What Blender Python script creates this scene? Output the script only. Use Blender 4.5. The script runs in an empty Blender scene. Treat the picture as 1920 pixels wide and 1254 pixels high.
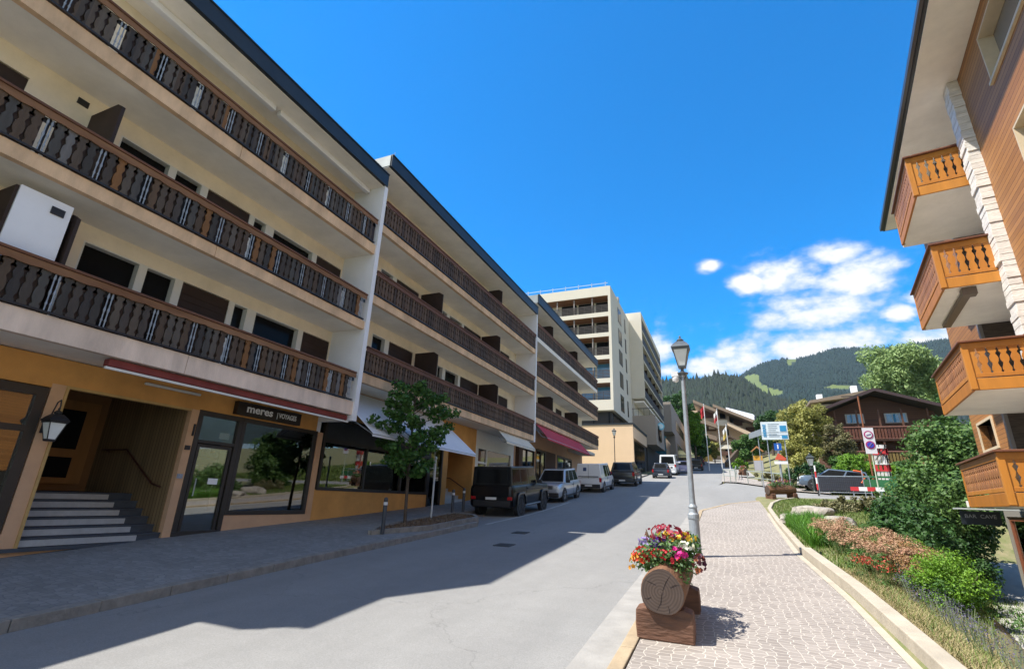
import bpy, bmesh, math, random
import numpy as np
from math import sin, cos, pi, radians, sqrt, atan2
from mathutils import Matrix, Vector
SC = bpy.context.scene; COL = SC.collection
R_ = random.Random(7)
# ------------------------------------------------------------------ camera
YAW, PITCH, ROLL, FPX = -0.40800822, 0.32498821, 0.03846828, 915.70289
CH = 1.9
_f = np.array([sin(YAW)*cos(PITCH), cos(YAW)*cos(PITCH), sin(PITCH)])
_r = np.array([cos(YAW), -sin(YAW), 0.]); _u = np.cross(_r, _f)
CR = cos(ROLL)*_r + sin(ROLL)*_u; CU = -sin(ROLL)*_r + cos(ROLL)*_u
cam = bpy.data.cameras.new('camera'); co = bpy.data.objects.new('camera', cam); COL.objects.link(co)
cam.sensor_width = 36; cam.sensor_fit = 'HORIZONTAL'; cam.lens = FPX/1920*36
cam.clip_start = .05; cam.clip_end = 20000
co.matrix_world = Matrix(((CR[0], CU[0], -_f[0], 0), (CR[1], CU[1], -_f[1], 0), (CR[2], CU[2], -_f[2], CH), (0, 0, 0, 1)))
SC.camera = co
def ray(x, y): return (x-960)/FPX*CR-(y-627)/FPX*CU+_f
def ratio(x, y):
    r = ray(x, y); return r[0]/r[1], r[2]/r[1]
# ------------------------------------------------------------------ sun, sky, exposure
SUND = Vector((.52, .31, -1)).normalized()
sun = bpy.data.lights.new('sun', 'SUN'); sun.energy = 3.55; sun.angle = radians(.53); sun.color = (1, .95, .87)
so = bpy.data.objects.new('sun', sun); COL.objects.link(so); so.rotation_euler = SUND.to_track_quat('-Z', 'Y').to_euler()
so.location = (-20, -12, 60)
W = bpy.data.worlds.new('World'); SC.world = W; W.use_nodes = True
SC.view_settings.view_transform = 'Standard'; SC.view_settings.look = 'None'; SC.view_settings.gamma = 1
SC.view_settings.use_curve_mapping = False
SC.view_settings.exposure = 1.4
wt = W.node_tree; N = wt.nodes; L = wt.links
for n_ in list(N): N.remove(n_)
def wn(t, **k):
    n = N.new(t)
    for a, b in k.items(): setattr(n, a, b)
    return n
def wm(op, a, b=None, c=None):
    n = N.new('ShaderNodeMath'); n.operation = op
    for i, v in enumerate((a, b, c)):
        if v is None: continue
        if isinstance(v, (int, float)): n.inputs[i].default_value = v
        else: L.new(v, n.inputs[i])
    return n.outputs[0]
sky = wn('ShaderNodeTexSky', sky_type='NISHITA', sun_disc=False)
sky.sun_elevation = math.asin(-SUND.z); sky.sun_rotation = atan2(-SUND.x, -SUND.y)
sky.altitude = 1500; sky.air_density = 1.0; sky.dust_density = .3; sky.ozone_density = 2.5
hs = wn('ShaderNodeHueSaturation'); hs.inputs['Saturation'].default_value = 1.6; hs.inputs['Value'].default_value = 1.0
L.new(sky.outputs[0], hs.inputs['Color'])
tc = wn('ShaderNodeTexCoord'); sp = wn('ShaderNodeSeparateXYZ'); L.new(tc.outputs['Generated'], sp.inputs[0])
yy = wm('MAXIMUM', sp.outputs[1], .05)
uu = wm('DIVIDE', sp.outputs[0], yy); vv = wm('DIVIDE', sp.outputs[2], yy)
cb = wn('ShaderNodeCombineXYZ'); L.new(uu, cb.inputs[0]); L.new(wm('MULTIPLY', vv, 1.5), cb.inputs[1])
nz = wn('ShaderNodeTexNoise'); nz.inputs['Scale'].default_value = 9; nz.inputs['Detail'].default_value = 10; nz.inputs['Roughness'].default_value = .58
L.new(cb.outputs[0], nz.inputs['Vector'])
nz2 = wn('ShaderNodeTexNoise'); nz2.inputs['Scale'].default_value = 30; nz2.inputs['Detail'].default_value = 6; nz2.inputs['Roughness'].default_value = .6
L.new(cb.outputs[0], nz2.inputs['Vector'])
CLOUDS = [(1475,510,95,42),(1560,478,65,24),(1610,520,105,44),(1655,500,60,22),(1405,530,45,24),(1530,580,125,40),(1450,598,50,22),(1330,498,20,13),(1682,588,38,18),
          (1400,668,85,46),(1330,690,55,26),(1500,655,110,34),(1620,635,100,34),(1720,640,90,30),(1235,648,34,36),(1255,693,28,14),(1090,660,150,50),(1730,555,40,14)]
fld = None
for (px_, py_, rx, ry) in CLOUDS:
    u0, v0 = ratio(px_, py_); u1, _ = ratio(px_+rx, py_); _, v1 = ratio(px_, py_-ry)
    a = wm('DIVIDE', wm('SUBTRACT', uu, float(u0)), float(abs(u1-u0))); b = wm('DIVIDE', wm('SUBTRACT', vv, float(v0)), float(abs(v1-v0)))
    d2 = wm('ADD', wm('MULTIPLY', a, a), wm('MULTIPLY', b, b))
    g = wm('POWER', 2.718, wm('MULTIPLY', d2, -.9))
    fld = g if fld is None else wm('MAXIMUM', fld, g)
dens = wm('ADD', wm('ADD', fld, wm('MULTIPLY', wm('SUBTRACT', nz.outputs[0], .48), 1.9)), wm('MULTIPLY', wm('SUBTRACT', nz2.outputs[0], .5), .8))
mr = wn('ShaderNodeMapRange', interpolation_type='SMOOTHSTEP'); L.new(dens, mr.inputs[0]); mr.inputs[1].default_value = .24; mr.inputs[2].default_value = 1.0
msk = wm('MULTIPLY', mr.outputs[0], wm('GREATER_THAN', sp.outputs[1], .3)); msk = wm('MULTIPLY', msk, wm('MINIMUM', 1, wm('MULTIPLY', fld, 4)))
# unseen broken cloud added behind and right of the camera to brighten shade
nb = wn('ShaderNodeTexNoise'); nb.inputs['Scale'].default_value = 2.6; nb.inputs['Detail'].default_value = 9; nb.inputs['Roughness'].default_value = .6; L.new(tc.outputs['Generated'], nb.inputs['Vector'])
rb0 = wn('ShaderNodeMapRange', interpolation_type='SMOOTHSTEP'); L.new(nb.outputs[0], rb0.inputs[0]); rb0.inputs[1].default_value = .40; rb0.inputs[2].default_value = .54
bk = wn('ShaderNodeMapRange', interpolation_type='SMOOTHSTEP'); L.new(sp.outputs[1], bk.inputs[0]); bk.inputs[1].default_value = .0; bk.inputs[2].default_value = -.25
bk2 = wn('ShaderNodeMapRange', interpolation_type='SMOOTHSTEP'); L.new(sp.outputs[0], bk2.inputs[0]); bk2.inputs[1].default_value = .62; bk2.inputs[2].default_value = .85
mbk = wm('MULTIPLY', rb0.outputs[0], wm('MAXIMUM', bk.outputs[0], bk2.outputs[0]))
ccr = wn('ShaderNodeValToRGB'); L.new(dens, ccr.inputs[0])
ccr.color_ramp.elements[0].position = .45; ccr.color_ramp.elements[0].color = (.52, .66, .86, 1)
ccr.color_ramp.elements[1].position = 1.0; ccr.color_ramp.elements[1].color = (1, 1, 1, 1)
bg = wn('ShaderNodeBackground'); bg.inputs[1].default_value = .118; L.new(hs.outputs[0], bg.inputs[0])
bc = wn('ShaderNodeBackground'); bc.inputs[1].default_value = .42; L.new(ccr.outputs[0], bc.inputs[0])
mx = wn('ShaderNodeMixShader'); L.new(msk, mx.inputs[0]); L.new(bg.outputs[0], mx.inputs[1]); L.new(bc.outputs[0], mx.inputs[2])
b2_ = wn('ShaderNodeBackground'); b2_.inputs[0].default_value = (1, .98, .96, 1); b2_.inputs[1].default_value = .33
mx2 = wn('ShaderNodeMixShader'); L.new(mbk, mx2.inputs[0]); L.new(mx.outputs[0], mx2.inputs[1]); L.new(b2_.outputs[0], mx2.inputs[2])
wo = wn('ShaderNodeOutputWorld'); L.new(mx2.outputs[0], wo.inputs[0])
# ------------------------------------------------------------------ materials
MATS = {}
def mat(name, col, rough=.8, var=.0, vs=3., bump=0., bs=40., metal=0., spec=.5, col2=None, coat=0., isl=None, stretch=None, trans=0.):
    """procedural principled material: large scale tint + fine mottling + bump; isl = colours picked per mesh island"""
    if name in MATS: return MATS[name]
    m = bpy.data.materials.new(name); m.use_nodes = True; nt = m.node_tree; P = nt.nodes['Principled BSDF']
    P.inputs['Roughness'].default_value = rough; P.inputs['Metallic'].default_value = metal
    P.inputs['Specular IOR Level'].default_value = spec
    if coat: P.inputs['Coat Weight'].default_value = coat; P.inputs['Coat Roughness'].default_value = .05
    ln = nt.links.new
    t = nt.nodes.new('ShaderNodeTexCoord'); vec = t.outputs['Object']
    if stretch:
        mp = nt.nodes.new('ShaderNodeMapping'); mp.inputs['Scale'].default_value = stretch; ln(vec, mp.inputs[0]); vec = mp.outputs[0]
    out = None
    if isl:
        g = nt.nodes.new('ShaderNodeNewGeometry'); cr = nt.nodes.new('ShaderNodeValToRGB'); ln(g.outputs['Random Per Island'], cr.inputs[0])
        el = cr.color_ramp.elements; cr.color_ramp.interpolation = 'CONSTANT' if len(isl) > 4 else 'LINEAR'
        ps_ = [i/(len(isl) if len(isl) > 4 else len(isl)-1) for i in range(len(isl))]; el[0].position = 0; el[0].color = (*isl[0], 1); el[1].position = ps_[-1]; el[1].color = (*isl[-1], 1)
        for p_, c in zip(ps_[1:-1], isl[1:-1]): e_ = el.new(p_); e_.color = (*c, 1)
        out = cr.outputs[0]
    if var or col2:
        n1 = nt.nodes.new('ShaderNodeTexNoise'); n1.inputs['Scale'].default_value = vs; n1.inputs['Detail'].default_value = 8; n1.inputs['Roughness'].default_value = .65; ln(vec, n1.inputs['Vector'])
        mr = nt.nodes.new('ShaderNodeMapRange'); ln(n1.outputs[0], mr.inputs[0]); mr.inputs[1].default_value = .3; mr.inputs[2].default_value = .7
        mxn = nt.nodes.new('ShaderNodeMix'); mxn.data_type = 'RGBA'; ln(mr.outputs[0], mxn.inputs[0])
        c2 = col2 or tuple(max(0, c*(1-var)) for c in col)
        mxn.inputs[6].default_value = (*c2, 1)
        if out is not None:
            mxn.blend_type = 'MULTIPLY'; mxn.inputs[7].default_value = (1, 1, 1, 1)
            v = 1-var; m2 = nt.nodes.new('ShaderNodeMix'); m2.data_type = 'RGBA'; m2.blend_type = 'MULTIPLY'; m2.inputs[0].default_value = 1
            mxn.blend_type = 'MIX'; mxn.inputs[6].default_value = (v, v, v, 1); ln(out, m2.inputs[6]); ln(mxn.outputs[2], m2.inputs[7]); out = m2.outputs[2]
        else:
            mxn.inputs[7].default_value = (*[min(1, c*(1+var*.5)) for c in col], 1); out = mxn.outputs[2]
    if out is not None: ln(out, P.inputs['Base Color'])
    else: P.inputs['Base Color'].default_value = (*col, 1)
    if bump:
        n2 = nt.nodes.new('ShaderNodeTexNoise'); n2.inputs['Scale'].default_value = bs; n2.inputs['Detail'].default_value = 5; ln(vec, n2.inputs['Vector'])
        b = nt.nodes.new('ShaderNodeBump'); b.inputs['Strength'].default_value = bump; b.inputs['Distance'].default_value = .02
        ln(n2.outputs[0], b.inputs['Height']); ln(b.outputs[0], P.inputs['Normal'])
    if trans:
        o = nt.nodes['Material Output']; tr = nt.nodes.new('ShaderNodeBsdfTranslucent'); ms = nt.nodes.new('ShaderNodeMixShader'); ms.inputs[0].default_value = trans
        if out is not None: ln(out, tr.inputs[0])
        else: tr.inputs[0].default_value = (*col, 1)
        ln(P.outputs[0], ms.inputs[1]); ln(tr.outputs[0], ms.inputs[2]); ln(ms.outputs[0], o.inputs[0])
    MATS[name] = m; return m
def nodes(m): return m.node_tree.nodes, m.node_tree.links.new, m.node_tree.nodes['Principled BSDF']
def glassmat(name, tint=(.9, .95, .93), refl=.3, rough=.02):
    m = bpy.data.materials.new(name); m.use_nodes = True; nn, ln, P = nodes(m)
    tr = nn.new('ShaderNodeBsdfTransparent'); tr.inputs[0].default_value = (*tint, 1)
    gl = nn.new('ShaderNodeBsdfGlossy'); gl.inputs['Roughness'].default_value = rough
    fr = nn.new('ShaderNodeFresnel'); fr.inputs[0].default_value = 1.6
    a = nn.new('ShaderNodeMath'); a.operation = 'ADD'; ln(fr.outputs[0], a.inputs[0]); a.inputs[1].default_value = refl; a.use_clamp = True
    ms = nn.new('ShaderNodeMixShader'); ln(a.outputs[0], ms.inputs[0]); ln(tr.outputs[0], ms.inputs[1]); ln(gl.outputs[0], ms.inputs[2])
    ln(ms.outputs[0], nn['Material Output'].inputs[0]); nn.remove(P); MATS[name] = m; return m
GLASS = glassmat('shop_glass', (.8, .84, .82), .13)
LGLASS = mat('lantern_glass', (.75, .78, .76), .25, .1, 5)
DGLASS = mat('dark_pane', (.010, .010, .010), .12, spec=.08)
BGLASS = mat('blue_pane', (.07, .24, .42), .03, spec=1.)
CARGLASS = mat('car_glass', (.008, .009, .010), .06, spec=.22)
def plank_mat(name, c1, c2, axis=2, width=.12, gap=.08, rough=.6, offs=0.):
    """boards laid along an axis: dark joint lines every `width`, each board its own tone"""
    m = bpy.data.materials.new(name); m.use_nodes = True; nn, ln, P = nodes(m)
    t = nn.new('ShaderNodeTexCoord'); s = nn.new('ShaderNodeSeparateXYZ'); ln(t.outputs['Object'], s.inputs[0])
    def M(op, a, b=0.):
        q = nn.new('ShaderNodeMath'); q.operation = op
        for i, v in enumerate((a, b)):
            if isinstance(v, (int, float)): q.inputs[i].default_value = v
            else: ln(v, q.inputs[i])
        return q.outputs[0]
    v = M('DIVIDE', M('ADD', s.outputs[axis], 100+offs), width); fl = M('FLOOR', v); fr = M('FRACT', v)
    wn_ = nn.new('ShaderNodeTexWhiteNoise'); wn_.noise_dimensions = '1D'; ln(fl, wn_.inputs['W'])
    mp = nn.new('ShaderNodeMapping'); ln(t.outputs['Object'], mp.inputs[0])
    scv = [1.5, 1.5, 1.5]; scv[axis] = 25; mp.inputs['Scale'].default_value = scv
    n = nn.new('ShaderNodeTexNoise'); n.inputs['Scale'].default_value = 1.3; n.inputs['Detail'].default_value = 8; n.inputs['Roughness'].default_value = .7; ln(mp.outputs[0], n.inputs['Vector'])
    k = M('ADD', M('MULTIPLY', wn_.outputs[0], .55), M('MULTIPLY', n.outputs[0], .5))
    mx = nn.new('ShaderNodeMix'); mx.data_type = 'RGBA'; ln(k, mx.inputs[0]); mx.inputs[6].default_value = (*c1, 1); mx.inputs[7].default_value = (*c2, 1)
    j = M('LESS_THAN', fr, gap); m2 = nn.new('ShaderNodeMix'); m2.data_type = 'RGBA'; ln(j, m2.inputs[0]); ln(mx.outputs[2], m2.inputs[6]); m2.inputs[7].default_value = (c1[0]*.25, c1[1]*.22, c1[2]*.2, 1)
    ln(m2.outputs[2], P.inputs['Base Color']); P.inputs['Roughness'].default_value = rough
    b = nn.new('ShaderNodeBump'); b.inputs['Strength'].default_value = .6; b.inputs['Distance'].default_value = .01; ln(M('SUBTRACT', 1, j), b.inputs['Height']); ln(b.outputs[0], P.inputs['Normal'])
    MATS[name] = m; return m
def paver_mat(name, stone, stone2, mortar, scale=9., rand=.75, edge=.06, stretch=(1, 1.35, 1), wobble=.06, big=(.85, 1.1)):
    m = bpy.data.materials.new(name); m.use_nodes = True; nn, ln, P = nodes(m)
    t = nn.new('ShaderNodeTexCoord'); mp = nn.new('ShaderNodeMapping'); ln(t.outputs['Object'], mp.inputs[0]); mp.inputs['Scale'].default_value = stretch
    nz = nn.new('ShaderNodeTexNoise'); nz.inputs['Scale'].default_value = 1.2; ln(t.outputs['Object'], nz.inputs['Vector'])
    va = nn.new('ShaderNodeVectorMath'); va.operation = 'SCALE'; ln(nz.outputs['Color'], va.inputs[0]); va.inputs['Scale'].default_value = wobble*6
    vb = nn.new('ShaderNodeVectorMath'); ln(mp.outputs[0], vb.inputs[0]); ln(va.outputs[0], vb.inputs[1])
    v1 = nn.new('ShaderNodeTexVoronoi'); v1.feature = 'DISTANCE_TO_EDGE'; v2 = nn.new('ShaderNodeTexVoronoi')
    for v in (v1, v2): v.voronoi_dimensions = '2D'; v.inputs['Scale'].default_value = scale; v.inputs['Randomness'].default_value = rand; ln(vb.outputs[0], v.inputs['Vector'])
    mx = nn.new('ShaderNodeMix'); mx.data_type = 'RGBA'; sp_ = nn.new('ShaderNodeSeparateColor'); ln(v2.outputs['Color'], sp_.inputs[0]); ln(sp_.outputs[0], mx.inputs[0])
    mx.inputs[6].default_value = (*stone, 1); mx.inputs[7].default_value = (*stone2, 1)
    r = nn.new('ShaderNodeMapRange'); r.interpolation_type = 'SMOOTHSTEP'; ln(v1.outputs['Distance'], r.inputs[0]); r.inputs[1].default_value = edge*.5; r.inputs[2].default_value = edge*1.5
    m2 = nn.new('ShaderNodeMix'); m2.data_type = 'RGBA'; ln(r.outputs[0], m2.inputs[0]); m2.inputs[6].default_value = (*mortar, 1); ln(mx.outputs[2], m2.inputs[7])
    n3 = nn.new('ShaderNodeTexNoise'); n3.inputs['Scale'].default_value = .8; n3.inputs['Detail'].default_value = 9; n3.inputs['Roughness'].default_value = .7; ln(t.outputs['Object'], n3.inputs['Vector'])
    r3 = nn.new('ShaderNodeMapRange'); ln(n3.outputs[0], r3.inputs[0]); r3.inputs[1].default_value = .3; r3.inputs[2].default_value = .7; r3.inputs[3].default_value = big[0]; r3.inputs[4].default_value = big[1]
    m3 = nn.new('ShaderNodeVectorMath'); m3.operation = 'SCALE'; ln(m2.outputs[2], m3.inputs[0]); ln(r3.outputs[0], m3.inputs['Scale'])
    ln(m3.outputs[0], P.inputs['Base Color']); P.inputs['Roughness'].default_value = .85
    b = nn.new('ShaderNodeBump'); b.inputs['Strength'].default_value = .5; b.inputs['Distance'].default_value = .012; ln(r.outputs[0], b.inputs['Height']); ln(b.outputs[0], P.inputs['Normal'])
    MATS[name] = m; return m
# ------------------------------------------------------------------ mesh builder
OFF = {}
class MB:
    def __init__(s): s.v = []; s.f = []; s.mi = []; s.m = 0
    def add(s, vs, fs):
        b = len(s.v); s.v += [tuple(map(float, p)) for p in vs]; s.f += [tuple(b+i for i in f) for f in fs]; s.mi += [s.m]*len(fs); return s
    def box(s, x0, x1, y0, y1, z0, z1):
        if x0 > x1: x0, x1 = x1, x0
        if y0 > y1: y0, y1 = y1, y0
        if z0 > z1: z0, z1 = z1, z0
        return s.add([(x0,y0,z0),(x1,y0,z0),(x1,y1,z0),(x0,y1,z0),(x0,y0,z1),(x1,y0,z1),(x1,y1,z1),(x0,y1,z1)],
                     [(0,3,2,1),(4,5,6,7),(0,1,5,4),(1,2,6,5),(2,3,7,6),(3,0,4,7)])
    def hexa(s, b, t):  # bottom quad, top quad (counter clockwise from above)
        return s.add(list(b)+list(t), [(0,3,2,1),(4,5,6,7),(0,1,5,4),(1,2,6,5),(2,3,7,6),(3,0,4,7)])
    def prism(s, poly, a0, a1, axis=2):
        """extrude 2D polygon along axis between a0 and a1; axis 0: poly=(y,z), 1: poly=(x,z), 2: poly=(x,y)"""
        def P(p, a): return (a, p[0], p[1]) if axis == 0 else (p[0], a, p[1]) if axis == 1 else (p[0], p[1], a)
        n = len(poly); vs = [P(p, a0) for p in poly]+[P(p, a1) for p in poly]
        return s.add(vs, [tuple(range(n-1, -1, -1)), tuple(range(n, 2*n))]+[(i, (i+1) % n, n+(i+1) % n, n+i) for i in range(n)])
    def tube(s, pts, rs, n=8, cap=True):
        pts = [Vector(p) for p in pts]
        if isinstance(rs, (int, float)): rs = [rs]*len(pts)
        b = len(s.v); prev = None
        for i, p in enumerate(pts):
            d = (pts[min(i+1, len(pts)-1)]-pts[max(i-1, 0)]).normalized()
            a = d.orthogonal().normalized() if prev is None else (prev-d*prev.dot(d)).normalized()
            prev = a; c = d.cross(a)
            for k in range(n):
                t = 2*pi*k/n; q = p+(a*cos(t)+c*sin(t))*rs[i]; s.v.append(tuple(q))
        fs = []
        for i in range(len(pts)-1):
            for k in range(n): fs.append((b+i*n+k, b+i*n+(k+1) % n, b+(i+1)*n+(k+1) % n, b+(i+1)*n+k))
        if cap: fs.append(tuple(b+k for k in range(n-1, -1, -1))); e = b+(len(pts)-1)*n; fs.append(tuple(e+k for k in range(n)))
        s.f += fs; s.mi += [s.m]*len(fs); return s
    def lathe(s, prof, c=(0, 0, 0), n=16, sq=False, rot=0):
        """prof: (r,z) list round the z axis; sq keeps 4 sides"""
        if sq: n = 4; rot = pi/4
        b = len(s.v)
        for (r, z) in prof:
            rr = r*(sqrt(2) if sq else 1)
            for k in range(n):
                t = 2*pi*k/n+rot; s.v.append((c[0]+rr*cos(t), c[1]+rr*sin(t), c[2]+z))
        fs = []
        for i in range(len(prof)-1):
            for k in range(n): fs.append((b+i*n+k, b+i*n+(k+1) % n, b+(i+1)*n+(k+1) % n, b+(i+1)*n+k))
        fs.append(tuple(b+k for k in range(n-1, -1, -1))); e = b+(len(prof)-1)*n; fs.append(tuple(e+k for k in range(n)))
        s.f += fs; s.mi += [s.m]*len(fs); return s
    def disc(s, c, r, axis, th, n=20):
        c = Vector(c); ax = Vector(axis).normalized()*th/2
        return s.tube([c-ax, c+ax], r, n)
    def build(s, name, m, parent=None, smooth=False, bevel=0., seg=2, sub=True):
        me = bpy.data.meshes.new(name); o3 = OFF.get(parent.get('_root', parent.name)) if parent is not None and sub else None
        vs = s.v if not o3 else [(a-o3[0], b-o3[1], c-o3[2]) for a, b, c in s.v]
        me.from_pydata(vs, [], s.f); me.update()
        ms = m if isinstance(m, (list, tuple)) else [m]
        for q in ms: me.materials.append(q)
        if len(ms) > 1: me.polygons.foreach_set('material_index', s.mi)
        if smooth: me.polygons.foreach_set('use_smooth', [True]*len(s.f))
        me.validate(); me.update()
        o = bpy.data.objects.new(name, me); COL.objects.link(o)
        if parent is not None:
            o.parent = parent; o['_root'] = parent.get('_root', parent.name)
        if bevel:
            bv = o.modifiers.new('bevel', 'BEVEL'); bv.width = bevel; bv.segments = seg; bv.limit_method = 'ANGLE'; bv.angle_limit = radians(35)
        return o
def tag(o, label=None, cat=None, group=None, kind=None):
    if label: o['label'] = label
    if cat: o['category'] = cat
    if group: o['group'] = group
    if kind: o['kind'] = kind
    return o
def thing(name, label, cat, loc=(0, 0, 0), rotz=0., group=None, off=None):
    """Empty at the base; off = point (in its own axes) that child vertices are measured from"""
    o = bpy.data.objects.new(name, None); COL.objects.link(o); o.location = loc; o.rotation_euler = (0, 0, rotz); o.empty_display_size = .3
    if off is not None: OFF[o.name] = off
    return tag(o, label, cat, group)
def world_thing(name, label, cat, base, group=None): return thing(name, label, cat, base, 0, group, off=base)
def copy_tree(o, parent=None):
    c = o.copy(); COL.objects.link(c)
    if parent is not None: c.parent = parent
    for ch in [x for x in bpy.data.objects if x.parent == o]: copy_tree(ch, c)
    return c
def solo(mb, name, m, label, cat, group=None, base=None, **k):
    """a thing that is one mesh, its origin at base"""
    if base is not None: mb.v = [(a-base[0], b-base[1], c-base[2]) for a, b, c in mb.v]
    o = mb.build(name, m, **k)
    if base is not None: o.location = base
    return tag(o, label, cat, group)
def text_mesh(name, body, size, m, parent, origin, xdir, ydir, ext=.004, font_scale=(1, 1), align='CENTER', bold=0.):
    cu = bpy.data.curves.new(name, 'FONT'); cu.body = body; cu.size = size; cu.extrude = ext; cu.align_x = align; cu.align_y = 'CENTER'; cu.offset = bold; cu.resolution_u = 3
    to = bpy.data.objects.new(name+'_c', cu); COL.objects.link(to)
    bpy.context.view_layer.update()
    me = bpy.data.meshes.new_from_object(to.evaluated_get(bpy.context.evaluated_depsgraph_get())); bpy.data.objects.remove(to); bpy.data.curves.remove(cu)
    X = Vector(xdir).normalized(); Y = Vector(ydir).normalized(); Z = X.cross(Y); o3 = OFF.get(parent.get('_root', parent.name)) or (0, 0, 0)
    og = Vector(origin)-Vector(o3)
    for v in me.vertices: v.co = og+X*v.co.x*font_scale[0]+Y*v.co.y*font_scale[1]+Z*v.co.z
    me.materials.clear(); me.materials.append(m); me.name = name
    o = bpy.data.objects.new(name, me); COL.objects.link(o); o.parent = parent; o['_root'] = parent.get('_root', parent.name); return o
def np_mesh(name, V, F, m, parent=None, smooth=False):
    """V (n,3) array, F (k,q) array of equal-sized faces"""
    me = bpy.data.meshes.new(name); V = np.asarray(V, np.float32); F = np.asarray(F, np.int32); k, q = F.shape
    if parent is not None:
        o3 = OFF.get(parent.get('_root', parent.name))
        if o3: V = V-np.array(o3, np.float32)
    me.vertices.add(len(V)); me.vertices.foreach_set('co', V.ravel()); me.loops.add(k*q); me.loops.foreach_set('vertex_index', F.ravel())
    me.polygons.add(k); me.polygons.foreach_set('loop_start', np.arange(0, k*q, q, dtype=np.int32)); me.polygons.foreach_set('loop_total', np.full(k, q, np.int32))
    if smooth: me.polygons.foreach_set('use_smooth', np.ones(k, bool))
    me.update(calc_edges=True); me.validate()
    for x in (m if isinstance(m, (list, tuple)) else [m]): me.materials.append(x)
    o = bpy.data.objects.new(name, me); COL.objects.link(o)
    if parent is not None: o.parent = parent; o['_root'] = parent.get('_root', parent.name)
    return o
def leaves(name, m, parent, clumps, n, size, seed=0, asp=.55, up=.5, shell=.45, base=None, droop=0.):
    """n leaf faces spread over clumps [(x,y,z,rx,ry,rz)]; folded leaves of two triangles"""
    g = np.random.default_rng(seed); C = np.array(clumps, float); w = (C[:, 3]*C[:, 4]*C[:, 5])**.667; w /= w.sum()
    i = g.choice(len(C), n, p=w); d = g.normal(size=(n, 3)); d /= np.linalg.norm(d, axis=1)[:, None]
    r = shell+(1-shell)*g.random(n)**.6; r = np.where(g.random(n) < .12, r*1.15, r); P = C[i, :3]+d*r[:, None]*C[i, 3:]
    nrm = d*.7+g.normal(size=(n, 3))*.6+np.array([0, 0, up]); nrm /= np.linalg.norm(nrm, axis=1)[:, None]
    a = np.cross(nrm, g.normal(size=(n, 3))); a[:, 2] -= droop; a /= np.linalg.norm(a, axis=1)[:, None]; b = np.cross(nrm, a)
    s = size*(.6+.8*g.random(n))[:, None]; fold = nrm*s*.12
    V = np.stack([P-a*s*.5, P+b*s*asp*.5-fold, P+a*s*.5, P-b*s*asp*.5-fold], 1).reshape(-1, 3)
    k = np.arange(n)[:, None]*4; F = np.concatenate([np.hstack([k, k+1, k+2]), np.hstack([k, k+2, k+3])]).reshape(2, n, 3).transpose(1, 0, 2).reshape(-1, 3)
    if base is not None: V = V-np.array(base)
    return np_mesh(name, V, F, m, parent)
def clumps_in(c, r, n, cr, seed, fill=.85, flat=.8, bias=0.):
    g = np.random.default_rng(seed); out = []
    for _ in range(n):
        d = g.normal(size=3); d /= np.linalg.norm(d); k = g.random()**.45*fill
        q = cr*(.6+.8*g.random()); out.append((c[0]+d[0]*r[0]*k, c[1]+d[1]*r[1]*k, c[2]+d[2]*r[2]*k+bias*abs(d[0]), q, q, q*flat))
    return out
def struct(o): o['kind'] = 'structure'; return o
# ------------------------------------------------------------------ palette
plaster_orange = mat('plaster_orange', (.67, .335, .095), .9, .22, 1.0, .25, 60)
plaster_peach = mat('plaster_peach', (.62, .38, .22), .9, .12, 1.5, .25, 60)
fascia_pink = mat('fascia_pink', (.80, .64, .52), .9, .30, 1.6, .3, 50, stretch=(1,1,.3))
fascia_peach = mat('fascia_peach', (.76, .52, .32), .9, .32, 1.8, .3, 50, stretch=(1,1,.35))
cream = mat('cream_plaster', (.88, .78, .62), .9, .14, 1.2, .15, 60)
soffit = mat('soffit_plaster', (.90, .85, .77), .92, .16, .7, .15, 60)
white_pl = mat('white_plaster', (.82, .83, .86), .9, .06, 1., .12, 60)
tower_pl = mat('tower_plaster', (.64, .595, .50), .9, .05, .5, .1, 60)
navy = mat('dark_fascia_metal', (.018, .024, .03), .45, .3, 2)
zinc = mat('zinc_flashing', (.30, .33, .33), .5, .2, 2, metal=.3)
wood_w = mat('weathered_baluster_wood', (.1, .08, .06), .8, .35, 9, .3, 60, isl=[(.055, .048, .042), (.095, .068, .048), (.12, .095, .072), (.075, .06, .05), (.13, .08, .045), (.085, .078, .07), (.105, .072, .05), (.09,.06,.04), (.12,.10,.082), (.05,.042,.038), (.24,.11,.035), (.17,.16,.155), (.10,.066,.042), (.08,.066,.055), (.07,.055,.044), (.11,.082,.06)], stretch=(1, 1, .15))
def per_board(m, y_off, pitch):
    nn, ln, P = nodes(m); ramp = [n for n in nn if n.type == 'VALTORGB'][0]; t = nn.new('ShaderNodeTexCoord'); s = nn.new('ShaderNodeSeparateXYZ'); ln(t.outputs['Object'], s.inputs[0]); o = []
    for k, off, w in ((1, y_off, pitch), (2, 0., 2.72)):
        a = nn.new('ShaderNodeMath'); a.operation = 'SUBTRACT'; ln(s.outputs[k], a.inputs[0]); a.inputs[1].default_value = off
        b = nn.new('ShaderNodeMath'); b.operation = 'DIVIDE'; ln(a.outputs[0], b.inputs[0]); b.inputs[1].default_value = w; f = nn.new('ShaderNodeMath'); f.operation = 'FLOOR'; ln(b.outputs[0], f.inputs[0]); o.append(f)
    c = nn.new('ShaderNodeCombineXYZ'); ln(o[0].outputs[0], c.inputs[0]); ln(o[1].outputs[0], c.inputs[1]); w = nn.new('ShaderNodeTexWhiteNoise'); w.noise_dimensions = '2D'; ln(c.outputs[0], w.inputs['Vector']); ln(w.outputs[0], ramp.inputs[0])
per_board(wood_w, -6+.036-4, .168)
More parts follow.
